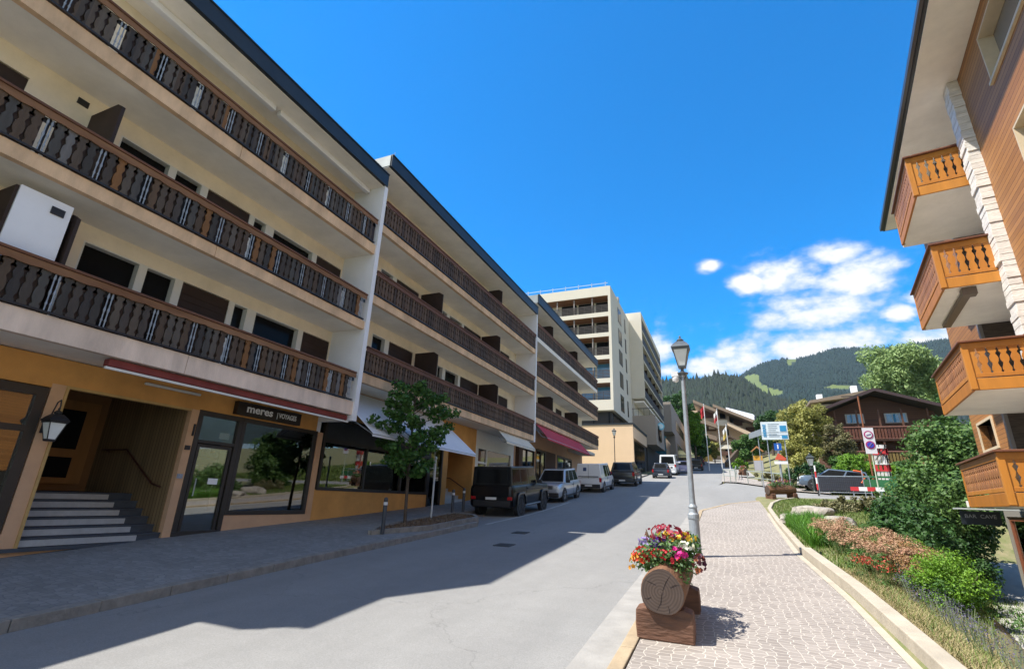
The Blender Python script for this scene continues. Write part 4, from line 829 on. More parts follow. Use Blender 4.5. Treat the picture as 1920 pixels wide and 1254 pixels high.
for x0, x1 in ((11.75,13.1),(15.0,16.6)):
    f = MB(); frame(f, 0, 1, 0, 1, .1) if False else f.box(x0-.1, x1+.1, 58.05, 58.19, 10.25, 11.2); fo = f.build('window', mat('pale_window_frame', (.4,.38,.36), .6), chd)
    for k in range(3): a = x0+(x1-x0)*k/3+.03; p = MB(); p.box(a, a+(x1-x0)/3-.06, 58.02, 58.045, 10.33, 11.12); p.build('pane', BGLASS, fo)
for z0, z1, mm in ((8.65,9.75,'red_brown_board'),(6.35,7.45,'old_ochre_board')):
    mb = MB(); mb.box(10.4, 18.2, 56.8, 58.2, z0-.22, z0-.05); bo = mb.build('balcony', timber, chd)
    bm = mat(mm, (.13,.04,.025) if 'red' in mm else (.20,.13,.035), .75, .3, 3, isl=[(.10,.03,.02),(.16,.055,.03),(.13,.045,.03)] if 'red' in mm else [(.22,.15,.04),(.15,.10,.03),(.25,.16,.06)])
    mb = MB(); x = 10.45
    while x < 18.1: mb.box(x, x+.18, 56.8, 56.84, z0, z1-.08); x += .26
    mb.build('railing_boards', bm, bo); mb = MB(); mb.box(10.35, 18.25, 56.75, 56.88, z1-.06, z1+.04); mb.box(10.35, 18.25, 56.76, 56.87, z0-.05, z0); mb.build('handrail', mat('pink_brown_rail', (.22,.10,.075), .7), bo)
for x in (10.5,12.3,14.1,15.9,17.9): mb = MB(); mb.box(x, x+.14, 56.85, 57.0, 5, 11.4); mb.build('post', timber, chd)
mb = MB(); mb.box(15.2, 18.6, 56.4, 58.19, 4.9, 5.6); mb.build('stone_base', taupe, chd)
# ------------------------------------------------------------------ chalet block on the right (local axes: x away from street, y along facade)
AZ = radians(8.990556); RB = (6.0, 17.0, -.8)
def RW(n, d, z=0): return (n*cos(AZ)+d*sin(AZ), -n*sin(AZ)+d*cos(AZ), z)
rb_ = thing('chalet_building', 'timber clad chalet building with orange carved balconies on the right', 'building', RW(RB[0], RB[1], RB[2]), -AZ, None, off=RB)
plank_r = plank_mat('golden_planks', (.24,.095,.025), (.45,.20,.055), axis=2, width=.125, gap=.09, rough=.55)
orange_w = mat('orange_balcony_wood', (.50,.19,.022), .5, .25, 4, .15, 40, stretch=(1,1,.15), isl=[(.52,.20,.022),(.47,.17,.02),(.56,.23,.03),(.50,.18,.025)])
side_w = mat('brown_side_boards', (.3,.12,.05), .55, .3, 4, .2, 40, stretch=(1,1,.15), isl=[(.38,.16,.055),(.32,.13,.05),(.43,.19,.065)])  # street side boards in a browner tone than the orange front
redw = mat('reddish_rail_wood', (.16,.06,.03), .5, .3, 4, stretch=(.3,.3,1))
mb = MB()
# near wall n=4.5 with two window holes
def wall_holes(mb, x, th, y0, y1, z0, z1, holes):
    ys = sorted({y0, y1, *[h[0] for h in holes], *[h[1] for h in holes]}); zs = sorted({z0, z1, *[h[2] for h in holes], *[h[3] for h in holes]})
    for a, b in zip(ys[:-1], ys[1:]):
        for c, d in zip(zs[:-1], zs[1:]):
            if any(h[0] <= (a+b)/2 <= h[1] and h[2] <= (c+d)/2 <= h[3] for h in holes): continue
            mb.box(x, x+th, a, b, c, d)
HW = [(10.8,13.07,11.34,12.65),(10.6,12.87,8.55,9.9),(10.6,12.87,5.9,7.1)]
wall_holes(mb, 4.5, .35, 5, 15.3, 2.3, 13.1, HW); mb.build('wall', plank_r, rb_)
for a, b, c, d in HW:
    f = MB(); f.box(4.47, 4.83, a, a+.05, c, d); f.box(4.47, 4.83, b-.05, b, c, d); f.box(4.47, 4.83, a+.05, b-.05, d-.05, d); f.box(4.44, 4.83, a-.05, b+.05, c-.04, c+.03); fo = f.build('window', mat('cream_reveal', (.62,.50,.34), .6, .1, 3), rb_)
    p = MB(); p.box(4.75, 4.77, a+.05, b-.05, c+.03, d-.05); p.build('pane', mat('grey_blind_pane', (.22,.18,.14), .25, .1, 1, spec=.8), fo)
mb = MB(); mb.box(4.5, 8.5, 19.1, 22.7, 2.3, 13.1) if False else None
wall_holes(mb, 4.5, .3, 19.12, 22.7, 2.3, 13.1, [(20.2,21.85,3.95,4.75)]); mb.build('end_wall', plank_r, rb_)
f = MB(); f.box(4.46, 4.8, 20.12, 20.2, 3.87, 4.83); f.box(4.46, 4.8, 21.85, 21.93, 3.87, 4.83); f.box(4.46, 4.8, 20.2, 21.85, 4.75, 4.83); f.box(4.46, 4.8, 20.2, 21.85, 3.87, 3.95); fo = f.build('window', MATS['cream_reveal'], rb_); p = MB(); p.box(4.7, 4.72, 20.2, 21.85, 3.95, 4.75); p.build('pane', DGLASS, fo)
stone_d = mat('dark_layered_stone', (.10,.08,.065), .9, .5, 3, 1.0, 12, stretch=(1,1,7))
mb = MB(); mb.box(4.56, 6.4, 18.95, 19.1, 2.3, 13.1); mb.build('stone_wall', stone_d, rb_)
mb = MB(); mb.box(4.48, 4.56, 18.93, 19.11, 2.3, 13.1); mb.build('corner_trim', mat('grey_trim', (.2,.19,.19), .6), rb_)
mb = MB(); mb.box(6.4, 6.7, 15.3, 19.1, 2.3, 13.1); mb.build('recess_wall', mat('dark_timber_recess', (.07,.035,.02), .7, .2, 2), rb_)
mb = MB(); mb.box(6.7, 16, 5, 22.6, -.8, 13.1); mb.build('rear_mass', cream, rb_)
stone_w = mat('white_layered_stone', (.74,.70,.64), .9, .25, 2.5, .5, 14, stretch=(1,1,4))
pl = MB(); g = random.Random(5); z = -.8
while z < 13.08:
    h = min(g.uniform(.10,.22), 13.09-z); j = g.uniform(-.022,.022); k = g.uniform(-.02,.02); pl.box(4.25+j, 4.78, 14.92+k, 15.42, z, z+h-.008); z += h
pl.build('stone_pillar', stone_w, rb_, bevel=.008)
RBAL = [(10.27,11.53,15.6,18.75,'b'),(7.36,8.60,15.3,18.85,'b'),(4.69,5.85,15.0,18.7,'b'),(2.16,3.28,14.5,18.3,'b')]
RPR = [(0,.5),(.10,.5),(.14,.40),(.18,.5),(.26,.47),(.36,.33),(.42,.28),(.50,.44),(.60,.5),(.68,.42),(.76,.26),(.82,.38),(.86,.5),(.9,.38),(.94,.5),(1,.5)]
for (zb, zt, d0, d1, _) in RBAL:
    s = MB(); s.box(3.22, 6.45, d0+.04, 18.94, zb, zb+.16); so_ = s.build('balcony_slab', soffit, rb_)
    bx = MB(); bx.box(3.17, 3.22, d0, d1, zb-.02, zb+.25); bx.box(3.22, 4.6, d0-.0, d0+.05, zb-.02, zb+.25); bx.build('fascia_board', orange_w, so_, bevel=.008)
    rl_ = MB(); rs_b = MB()
    z0, z1 = zb+.30, zt-.20
    y = d0+.12
    while y < d1-.08:
        h = z1-z0; w = .158; pts = [(y+f_*w, z0+t_*h) for t_, f_ in RPR]+[(y-f_*w, z0+t_*h) for t_, f_ in reversed(RPR)]; rs_b.prism(pts, 3.17, 3.20, 0); y += .182
    x = 3.30
    while x < 4.45:
        h = z1-z0; w = .156; pts = [(x+f_*w, z0+t_*h) for t_, f_ in RPR]+[(x-f_*w, z0+t_*h) for t_, f_ in reversed(RPR)]; rl_.prism(pts, d0, d0+.03, 1); x += .182
    ro = rl_.build('railing', orange_w, rb_); rs_b.build('side_boards', side_w, ro)
    h_ = MB(); h_.box(3.155, 3.205, d0-.005, d1, z1-.0, zt-.05); h_.box(3.205, 4.5, d0-.012, d0+.04, z1, zt-.05); h_.box(3.16, 3.2, d0, d1, z0-.03, z0+.06); h_.box(3.21, 4.5, d0-.008, d0+.03, z0-.03, z0+.06); h_.box(3.14, 3.26, d0-.025, d0+.10, zb+.0, zt-.05); h_.box(3.16, 3.26, d1-.1, d1, zb, zt-.05); h_.build('rail_board', orange_w, ro, bevel=.006)
    r2 = MB(); r2.box(3.09, 3.27, d0-.09, d1+.05, zt-.05, zt); r2.box(3.27, 4.5, d0-.09, d0+.09, zt-.05, zt); r2.build('handrail', redw, ro, bevel=.01)
# far end boards of the balconies and clutter
ab = MB(); ab.box(3.6, 3.78, 15.6, 18.5, 7.24, 7.35); ab.box(3.55, 3.83, 15.45, 15.7, 7.16, 7.35); ab.build('folded_awning', mat('brown_awning_case', (.14,.11,.08), .5), rb_)
rf_ = MB(); rf_.box(3.45, 17, 4, 23.4, 13.13, 13.36); r0_ = rf_.build('roof', navy, rb_); rs2 = MB(); rs2.box(3.52, 6.7, 4, 23.3, 13.1, 13.128); rs2.build('roof_soffit', soffit, rb_)
gt = MB(); gt.box(3.36, 3.449, 4, 23.42, 13.17, 13.33); gt.build('gutter', mat('dark_gutter', (.05,.05,.055), .4), r0_)
# street level of the chalet block
gf = MB(); gf.box(4.5, 4.7, 21.45, 21.62, -.8, 2.16); gf.box(4.5, 4.7, 14.0, 21.45, 1.95, 2.16); gf.box(4.5, 4.7, 17.3, 17.45, -.8, 1.95)
gf.build('shopfront_post', mat('weathered_grey_beam', (.24,.22,.18), .8), rb_)
gf = MB()
for a, b in ((14.2,17.3),(17.45,21.45)): frame(gf, a+.02, b-.02, -.6, 1.95, .12, 4.54, 4.62)
gfo = gf.build('shopfront_frame', mat('red_brown_frame', (.22,.07,.03), .5, .2, 3), rb_)
for a, b in ((14.34,17.16),(17.6,21.3)): p = MB(); p.box(4.58, 4.59, a, b, -.5, 1.83); p.build('pane', GLASS, gfo)
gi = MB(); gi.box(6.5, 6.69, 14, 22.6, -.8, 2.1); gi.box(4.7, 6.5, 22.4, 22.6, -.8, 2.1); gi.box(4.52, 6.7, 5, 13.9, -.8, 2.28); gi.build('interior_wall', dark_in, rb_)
# bar sign board and small canopy next to it
q = RW(3.1, 19.6, 1.8); bs_ = thing('bar_sign', 'dark board with worn white lettering under the lowest orange balcony', 'sign', q, -AZ, None, off=(3.1, 19.6, 1.8))
mb = MB(); mb.box(3.12, 3.98, 19.5, 19.56, 1.7, 2.06); mb.build('sign_board', mat('sign_navy', (.012,.016,.022), .4), bs_); text_mesh('lettering', 'BAR  CAVE', .14, mat('worn_lettering', (.42,.42,.42), .6), bs_, (3.55, 19.495, 1.92), (1,0,0), (0,0,1))
mb = MB(); mb.box(3.05, 4.45, 19.3, 19.9, 2.10, 2.14); mb.build('canopy_edge', mat('pale_awning_edge', (.45,.48,.47), .5), bs_)
wlr = RW(4.35, 27, 10.5)
# ------------------------------------------------------------------ vehicles
tyre_m = mat('tyre_rubber', (.018,.018,.018), .85, .2, 10); rim_m = mat('alloy_rim', (.32,.33,.34), .35, .2, 10, metal=.7); blackp = mat('black_plastic', (.025,.025,.027), .6)
red_l = mat('red_lamp', (.45,.01,.015), .15, spec=.8); clear_l = mat('clear_lamp', (.75,.78,.8), .08, spec=1.); plate_m = mat('number_plate', (.75,.75,.75), .4)
def lerp(a, b, t): return tuple(a[i]+(b[i]-a[i])*t for i in range(3))
def quadpane(mb, q, u0, u1, v0, v1, off, th=.006):
    """rectangle (u,v) on quad q = (bl, br, tr, tl), set proud by off along its normal"""
    P = lambda u, v: Vector(lerp(lerp(q[0], q[1], u), lerp(q[3], q[2], u), v))
    n = (Vector(q[1])-Vector(q[0])).cross(Vector(q[3])-Vector(q[0])).normalized()*off
    a = [P(u0, v0)+n, P(u1, v0)+n, P(u1, v1)+n, P(u0, v1)+n]; b = [p-n for p in a]; mb.hexa([tuple(p) for p in b], [tuple(p) for p in a])
def car(name, label, cat_, x, y, rot, paint, L=4.3, W=1.8, H=1.6, belt=.95, hood=.92, clear=.24, r=.33, wb=2.6, fo=.8, cab=(-.47,-.43,.08,.26), wr=.62, sides=((.04,.48),(.52,.95)), boxy=False, roofrack=None, extra=None, group='cars parked along the left kerb', dzmat=None, wcab=None, taper=.86, rearglass=True, glass=None):
    z = G(y); sl = math.atan((G(y+1.5)-G(y-1.5))/3)
    t = thing(name, label, cat_, (x, y, z+.012), 0, group); t.rotation_euler = (sl if abs(rot) < 1.6 else -sl, 0, rot)
    glass = glass or CARGLASS; h2 = W/2; yr, yf = -L/2, L/2
    yb, yrr, yrf, yw = [c*L for c in cab]
    # body loft
    st = [(yr, .80, .62), (yr+.06, .97, .9), (yr+.25, 1, 1), (yb, 1, 1), (0, 1, 1), (yw, 1, 1), (yw+(yf-yw)*.5, .99, .99), (yf-.25, .95, .94), (yf-.05, .88, .84), (yf, .80, .66)]
    if boxy: st = [(yr, .94, .93), (yr+.05, .99, 1), (yr+.25, 1, 1), (yb, 1, 1), (0, 1, 1), (yw, 1, 1), (yw+(yf-yw)*.5, 1, .99), (yf-.2, 1, .98), (yf-.04, .98, .96), (yf, .93, .9)]
    ring = []; mb = MB()
    for (yy_, wk, zk) in st:
        top = belt if yy_ < yw-.01 else belt+(hood-belt)*min(1, (yy_-yw)/(.35*(yf-yw)+.01))
        zt = clear+(top-clear)*zk; hw = h2*wk; zb = clear+(.0 if zk > .7 else .12)
        s = [(hw*.90, zb), (hw*.985, zb+.10), (hw, (zb+zt)*.5), (hw*.985, zt-(zt-zb)*.18), (hw*.93, zt-.02), (hw*.80, zt)]
        ring.append([(a, yy_, b) for a, b in s]+[(-a, yy_, b) for a, b in reversed(s)])
    n = len(ring[0])
    for rg in ring: mb.v += rg
    for i in range(len(ring)-1):
        for k in range(n): mb.f.append((i*n+k, i*n+(k+1) % n, (i+1)*n+(k+1) % n, (i+1)*n+k))
    mb.f.append(tuple(range(n-1, -1, -1))); mb.f.append(tuple((len(ring)-1)*n+k for k in range(n))); mb.mi = [0]*len(mb.f)
    bo = mb.build('body', paint, t, smooth=True); m_ = bo.modifiers.new('edge', 'EDGE_SPLIT'); m_.split_angle = radians(38)
    # cabin
    hb, hr = (h2*wcab[0], h2*wcab[1]) if wcab else (h2*(.93 if boxy else .90), h2*(.88 if boxy else .70)); zb = belt-(.14 if wcab else .03)
    A = [(-hb,yb,zb),(hb,yb,zb),(hb,yw,zb),(-hb,yw,zb)]; T_ = [(-hr,yrr,H),(hr,yrr,H),(hr,yrf,H),(-hr,yrf,H)]
    mb = MB(); mb.hexa(A, T_); mb.build('cabin', paint, t, bevel=.05 if not boxy else .03, seg=3)
    for sgn, q in ((1, (A[1],A[2],T_[2],T_[1])), (-1, (A[3],A[0],T_[0],T_[3]))):
        for (a, b) in sides:
            if sgn < 0: a, b = 1-b, 1-a
            w = MB(); quadpane(w, q, a, b, .10, .86, .006); w.build('side_window', glass, t)
    w = MB(); quadpane(w, (A[2],A[3],T_[3],T_[2]), .06, .94, .08, .90, .006); w.build('windscreen', glass, t)
    if rearglass: w = MB(); quadpane(w, (A[0],A[1],T_[1],T_[0]), .10, .90, .14, .84, .006); w.build('rear_window', glass, t)
    # wheels
    yfw = yf-fo; yrw = yfw-wb
    for yy_ in (yfw, yrw):
        for s in (-1, 1):
            a = MB(); a.disc((s*(h2-.085), yy_, r), r*1.17, (1,0,0), .18, 24); a.build('wheel_arch', blackp, t)
            wv = MB(); xo, xi = s*(h2+.012), s*(h2-.20)
            prof = [(r*.66, xo-s*.01), (r*.80, xo), (r*.93, xo-s*.01), (r, xo-s*.045), (r, xi+s*.03), (r*.9, xi)]
            b = 0; nn_ = 24
            for (rr, xx) in prof:
                for k in range(nn_): wv.v.append((xx, yy_+rr*cos(2*pi*k/nn_), r+rr*sin(2*pi*k/nn_)))
            for i in range(len(prof)-1):
                for k in range(nn_): wv.f.append((i*nn_+k, i*nn_+(k+1) % nn_, (i+1)*nn_+(k+1) % nn_, (i+1)*nn_+k))
            wv.mi = [0]*len(wv.f); wh = wv.build('wheel', tyre_m, t, smooth=True)
            rm = MB(); rm.disc((s*(h2-.03), yy_, r), r*.68, (1,0,0), .02, 20)
            rm.disc((s*(h2-.006), yy_, r), r*.16, (1,0,0), .03, 12)
            for k in range(5):
                an = 2*pi*k/5+.3; c1 = (s*(h2-.008), yy_+cos(an)*r*.1, r+sin(an)*r*.1); c2 = (s*(h2-.004), yy_+cos(an)*r*.66, r+sin(an)*r*.66); rm.tube([c1, c2], r*.085, 5)
            rm.build('rim', blackp if dzmat == 'dark' else rim_m, wh)
    # bumpers, lights, plates, mirrors
    for e, yy_ in (('front_bumper', yf), ('rear_bumper', yr)):
        s = 1 if yy_ > 0 else -1; b = MB(); b.box(-h2*.86, h2*.86, yy_-s*.10, yy_+s*.035, clear+.02, clear+.26); b.build(e, blackp if dzmat else paint, t, bevel=.04, seg=3)
    for s in (-1, 1):
        b = MB(); b.box(s*h2*.55, s*h2*.84, yf-.18, yf+.01, hood-.30, hood-.14); b.build('headlight', clear_l, t, bevel=.03)
        b = MB(); (b.box(s*h2*.80, s*h2*.965, yr-.012, yr+.12, belt-.36, belt-.08) if not boxy else b.box(s*h2*.74, s*h2*.95, yr-.03, yr+.05, clear+.30, clear+.42)); b.build('tail_light', red_l, t, bevel=.015)
        b = MB(); b.box(s*h2*.95, s*(h2+.20), yw-.14, yw-.04, belt-.02, belt+.15); b.build('wing_mirror', blackp if dzmat else paint, t, bevel=.03)
    for yy_ in (yf+.045, yr-.045): b = MB(); b.box(-.24, .24, yy_-.008, yy_+.008, clear+.12+(.18 if boxy else .0), clear+.22+(.18 if boxy else 0)); b.build('number_plate', plate_m, t)
    gr_ = MB()
    for k in range(4): gr_.box(-h2*.5, h2*.5, yf-.02, yf+.012, hood-.30+.05*k, hood-.275+.05*k)
    gr_.build('grille', blackp, t)
    for s in (-1, 1): sk = MB(); sk.box(s*h2*.96, s*(h2+.01), yrw+r*1.1, yfw-r*1.1, clear-.02, clear+.09); sk.build('side_sill', blackp, t, bevel=.01)
    for s in (-1, 1):
        for yd in ((yb+yw)/2, ):
            dl = MB(); dl.box(s*(h2+.001), s*(h2-.01), yd-.006, yd+.006, clear+.12, belt-.06); dl.box(s*(h2+.012), s*(h2-.01), yd+.1, yd+.22, belt-.18, belt-.15); dl.build('door_handle', blackp, t)
    if extra: extra(t, locals())
    return t
def paintm(n, c, metal=.0): return mat(n, c, .28, .03, 3, spec=.6, coat=.9, metal=metal)
p_black = mat('car_paint_black', (.004,.005,.008), .3, .03, 3, spec=.35, coat=.35); p_silver = paintm('car_paint_silver', (.50,.54,.60), .4); p_white = paintm('car_paint_white', (.78,.80,.82)); p_brown = paintm('car_paint_dark_olive', (.035,.036,.034), .3); p_dblue = paintm('car_paint_dark_blue', (.02,.028,.045), .2)
def ex_box(t, v):
    # spare wheel-less rear door: hinges, window tint strip, roof rails and running boards
    h2, yr, H, belt = v['h2'], v['yr'], v['H'], v['belt']
    b = MB(); b.box(-h2*.8, h2*.8, yr-.012, yr-.002, .75, belt-.04); b.build('rear_door', v['paint'], t, bevel=.01)
    b = MB()
    for s in (-1, 1): b.tube([(s*(h2+.03), -1.0, .40), (s*(h2+.03), .85, .40)], .03, 8)
    b.build('running_board', rim_m, t)
    for s in (-1, 1):
        for yy_ in (v['yfw'], v['yrw']): b = MB(); b.prism([(yy_-.52,.42),(yy_-.45,.82),(yy_-.3,.93),(yy_+.3,.93),(yy_+.45,.82),(yy_+.52,.42),(yy_+.43,.42),(yy_+.36,.72),(yy_+.24,.84),(yy_-.24,.84),(yy_-.36,.72),(yy_-.43,.42)], s*h2, s*(h2+.065), 0); b.build('fender_flare', v['paint'], t, bevel=.015)
    b = MB()
    for s in (-1, 1): b.box(s*(h2-.005), s*(h2+.012), v['yr']+.2, v['yf']-.4, .98, 1.01)
    b.build('side_trim', blackp, t)
car('off_road_car', 'boxy black off-road car seen from behind, nearest in the row of parked cars', 'car', -8.85, 21.3, 0, p_black, L=4.5, W=1.93, H=1.95, belt=1.22, hood=1.18, clear=.36, r=.40, wb=2.85, fo=.78, cab=(-.497,-.485,.10,.17), sides=((.04,.32),(.36,.63),(.67,.95)), boxy=True, extra=ex_box, dzmat='dark')
car('small_suv', 'silver small SUV with roof rails facing the camera behind the black off-road car', 'car', -8.95, 28.0, pi, p_silver, L=4.15, W=1.78, H=1.65, belt=.98, hood=.98, clear=.24, r=.34, wb=2.6, fo=.8, cab=(-.47,-.42,.07,.24), sides=((.06,.34),(.38,.66),(.70,.93)), dzmat='grey')
def ex_van(t, v):
    h2, yr = v['h2'], v['yr']; A, T2 = v['A'], v['T_']; q = (A[0],A[1],T2[1],T2[0])
    b = MB(); quadpane(b, q, .495, .505, .0, .95, .004); b.build('door_gap', blackp, t)
    b = MB(); quadpane(b, q, .28, .42, .50, .74, .008); b.build('door_logo', mat('logo_dark_blue', (.03,.06,.16), .4), t)
    b = MB(); b.box(-h2*.75, h2*.75, yr-.02, yr, .98, 1.03); b.build('trim_strip', blackp, t)
car('delivery_van', 'white delivery van with closed rear doors facing the camera', 'van', -8.42, 35.4, 0, p_white, L=4.25, W=1.82, H=1.83, belt=1.02, hood=.98, clear=.26, r=.33, wb=2.7, fo=.8, wcab=(.975,.84), cab=(-.498,-.475,.14,.31), sides=((.34,.56),(.60,.78),(.82,.96)), boxy=False, rearglass=False, extra=ex_van, dzmat='grey')
car('luxury_suv', 'dark olive SUV parked beyond the white delivery van', 'car', -7.55, 42.6, .03, p_brown, L=4.9, W=2.0, H=1.82, belt=1.15, hood=1.12, clear=.28, r=.40, wb=2.95, fo=.85, cab=(-.47,-.42,.06,.22), sides=((.06,.34),(.38,.66),(.70,.93)))
car('hatchback', 'small dark blue hatchback in the sunlit gap before the beige wall', 'car', -6.15, 56.0, .02, p_dblue, L=3.75, W=1.72, H=1.52, belt=.95, hood=.9, clear=.22, r=.30, wb=2.35, fo=.75, cab=(-.47,-.40,.06,.24), sides=((.08,.46),(.50,.90)))
car('tall_van', 'white high van half hidden behind the dark blue hatchback', 'van', -6.05, 63.5, 0, p_white, L=4.8, W=1.9, H=2.3, belt=1.3, hood=1.15, clear=.26, r=.34, wb=3.0, fo=.85, wcab=(.975,.86), cab=(-.498,-.48,.2,.34), sides=((.6,.8),(.84,.96)), rearglass=True)
car('lavender_car', 'pale lilac car just past the white high van', 'car', -4.85, 69, 0, paintm('car_paint_lilac', (.35,.33,.5)), L=3.9, W=1.7, H=1.5)
for i, (x, y, c_, lb) in enumerate(((-3.7,78,p_black,'black car in the shaded upper road just past the pale lilac car'),(-4.9,88,p_dblue,'dark blue car parked high on the shaded left kerb'),(-4.2,100,p_black,'farthest black car near the bend of the upper road'))):
    car('parked_car', lb, 'car', x, y, 0, c_, L=4.2, W=1.75, H=1.5)
car('parked_car', 'blue grey car standing behind the mesh barrier of the side road', 'car', 6.5, 39.3, pi/2, paintm('car_paint_blue_grey', (.12,.17,.24), .3), group=None, L=4.0, W=1.7, H=1.45)
# ------------------------------------------------------------------ street lamps
def G_r(x, y): return G(y)+.08
def street_lamp(x, y, hgt, label, s=1., m=lamp_grey, thin=1., group='street lamps', extra=False, zoff=.08, hm=None):
    z = G(y)+zoff; t = world_thing('street_lamp', label, 'street lamp', (x, y, z), group)
    top = z+hgt; h0 = top-.75*s*1.0
    p = MB(); p.lathe([(.14*thin,0),(.14*thin,.05),(.115*thin,.08),(.11*thin,.75),(.125*thin,.78),(.125*thin,.86),(.10*thin,.90),(.085*thin,.98),(.10*thin,1.02),(.07*thin,1.08),(.062*thin,1.2),(.05*thin,hgt-1.25),(.045*thin,hgt-1.0),(.05*thin,hgt-.98)], (x,y,z), 20); p.build('pole', m, t, smooth=False)
    n = MB(); n.lathe([(.05,-.26),(.10,-.22),(.135,-.20),(.14,-.18),(.06,-.15),(.035,-.10),(.045,-.06),(.03,-.03),(.055,.0)], (x,y,h0-.0), 14); n.build('lamp_neck', hm or m, t)
    c = MB()
    for a in range(4): an = pi/4+a*pi/2; c.tube([(x+.04*cos(an),y+.04*sin(an),h0-.35),(x+.10*cos(an),y+.10*sin(an),h0-.27),(x+.09*cos(an),y+.09*sin(an),h0-.18)], .012, 6)
    c.build('lamp_scroll', hm or m, t)
    lantern_head(t, (x, y, h0-.02), s, hm or m)
    if extra:
        zz = G(y)+4.05
        b = MB(); b.box(x-.26, x-.10, y-.07, y+.07, zz+.08, zz+.2); b.lathe([(.02,0),(.07,.03),(.085,.1),(.07,.12)], (x-.17,y,zz-.06), 14); b.tube([(x-.1,y,zz+.1),(x-.03,y,zz+.1)], .03, 8); b.build('camera_housing', mat('white_plastic', (.75,.76,.77), .35), t)
        b = MB(); b.lathe([(.065,-.06),(.07,0),(.065,.06)], (x,y,zz+.12), 14); b.build('clamp', steel, t)
street_lamp(-.74, 12.4, 5.15, 'tall grey lamp post with square lantern rising behind the flower log', 1.12, extra=True, hm=mat('lantern_dark_grey', (.13,.145,.155), .35, .2, 6, metal=.4))
street_lamp(-11.35, 57, 5.35, 'slender black lamp post in front of the sunlit beige wall', 1.2, black_iron, .8)
street_lamp(5.3, 38.4, 2.55, 'short dark lamp with small lantern among the shrubs by the barrier', 1.2, mat('dark_lamp_paint', (.04,.05,.05), .4), .7)
# ------------------------------------------------------------------ log planters
def wood_end(name):
    m = bpy.data.materials.new(name); m.use_nodes = True; nn, ln, P = nodes(m); t = nn.new('ShaderNodeTexCoord'); w = nn.new('ShaderNodeTexWave'); w.wave_type = 'RINGS'; w.rings_direction = 'Y'
    w.inputs['Scale'].default_value = 9; w.inputs['Distortion'].default_value = 1.2; w.inputs['Detail'].default_value = 4; w.inputs['Detail Scale'].default_value = 2
    mp = nn.new('ShaderNodeMapping'); mp.inputs['Location'].default_value = (.02,0,-.56); ln(t.outputs['Object'], mp.inputs[0]); ln(mp.outputs[0], w.inputs['Vector']); n = nn.new('ShaderNodeTexNoise'); n.inputs['Scale'].default_value = 7; n.inputs['Detail'].default_value = 8; ln(t.outputs['Object'], n.inputs['Vector'])
    mu = nn.new('ShaderNodeMath'); mu.operation = 'MULTIPLY'; ln(w.outputs[1], mu.inputs[0]); ln(n.outputs[0], mu.inputs[1])
    r = nn.new('ShaderNodeValToRGB'); ln(mu.outputs[0], r.inputs[0]); r.color_ramp.elements[0].color = (.06,.04,.032,1); r.color_ramp.elements[1].color = (.10,.07,.055,1); r.color_ramp.elements[1].position = .6
    ln(r.outputs[0], P.inputs['Base Color']); P.inputs['Roughness'].default_value = .8; MATS[name] = m; return m
log_end = wood_end('log_end_grain')
log_side = mat('log_side_wood', (.17,.08,.038), .75, .6, 4, .8, 30, stretch=(1,.12,1)); block_w = mat('red_brown_block', (.15,.07,.04), .75, .6, 5, .9, 25, stretch=(.25,1,1))
flower_m = mat('petunia_petals', (.6,.1,.1), .6, isl=[(.62,.02,.03),(.70,.03,.10),(.55,.02,.25),(.62,.02,.03),(.13,.02,.22),(.75,.42,.02),(.66,.05,.04),(.80,.78,.74),(.30,.02,.06),(.70,.15,.02)], trans=.25)
leaf_m = mat('planter_leaves', (.06,.12,.03), .6, isl=[(.03,.08,.015),(.06,.14,.03),(.10,.18,.04)], trans=.2)
def flowers(t, c, r, n, size, seed, m, name='flower_heads'):
    g = np.random.default_rng(seed); V = []; F = []
    for i in range(n):
        a = g.random()*2*pi; e = g.random()**.6*pi*.5; d = np.array([cos(a)*sin(e*1.15), sin(a)*sin(e*1.15), cos(e*1.15)]); p = np.array(c)+d*np.array(r)*(.85+.2*g.random())
        s = size*(.6+.8*g.random()); nn_ = d+g.normal(size=3)*.35; nn_ /= np.linalg.norm(nn_); u = np.cross(nn_, g.normal(size=3)); u /= np.linalg.norm(u); w = np.cross(nn_, u)
        b = len(V); V.append(p-nn_*s*.25)
        for k in range(10): rr = s*(.5 if k % 2 == 0 else .36); an = 2*pi*k/10; V.append(p+u*rr*cos(an)+w*rr*sin(an)+nn_*s*(.0 if k % 2 else -.06))
        for k in range(10): F.append((b, b+1+k, b+1+(k+1) % 10))
    return np_mesh(name, V, F, m, t)
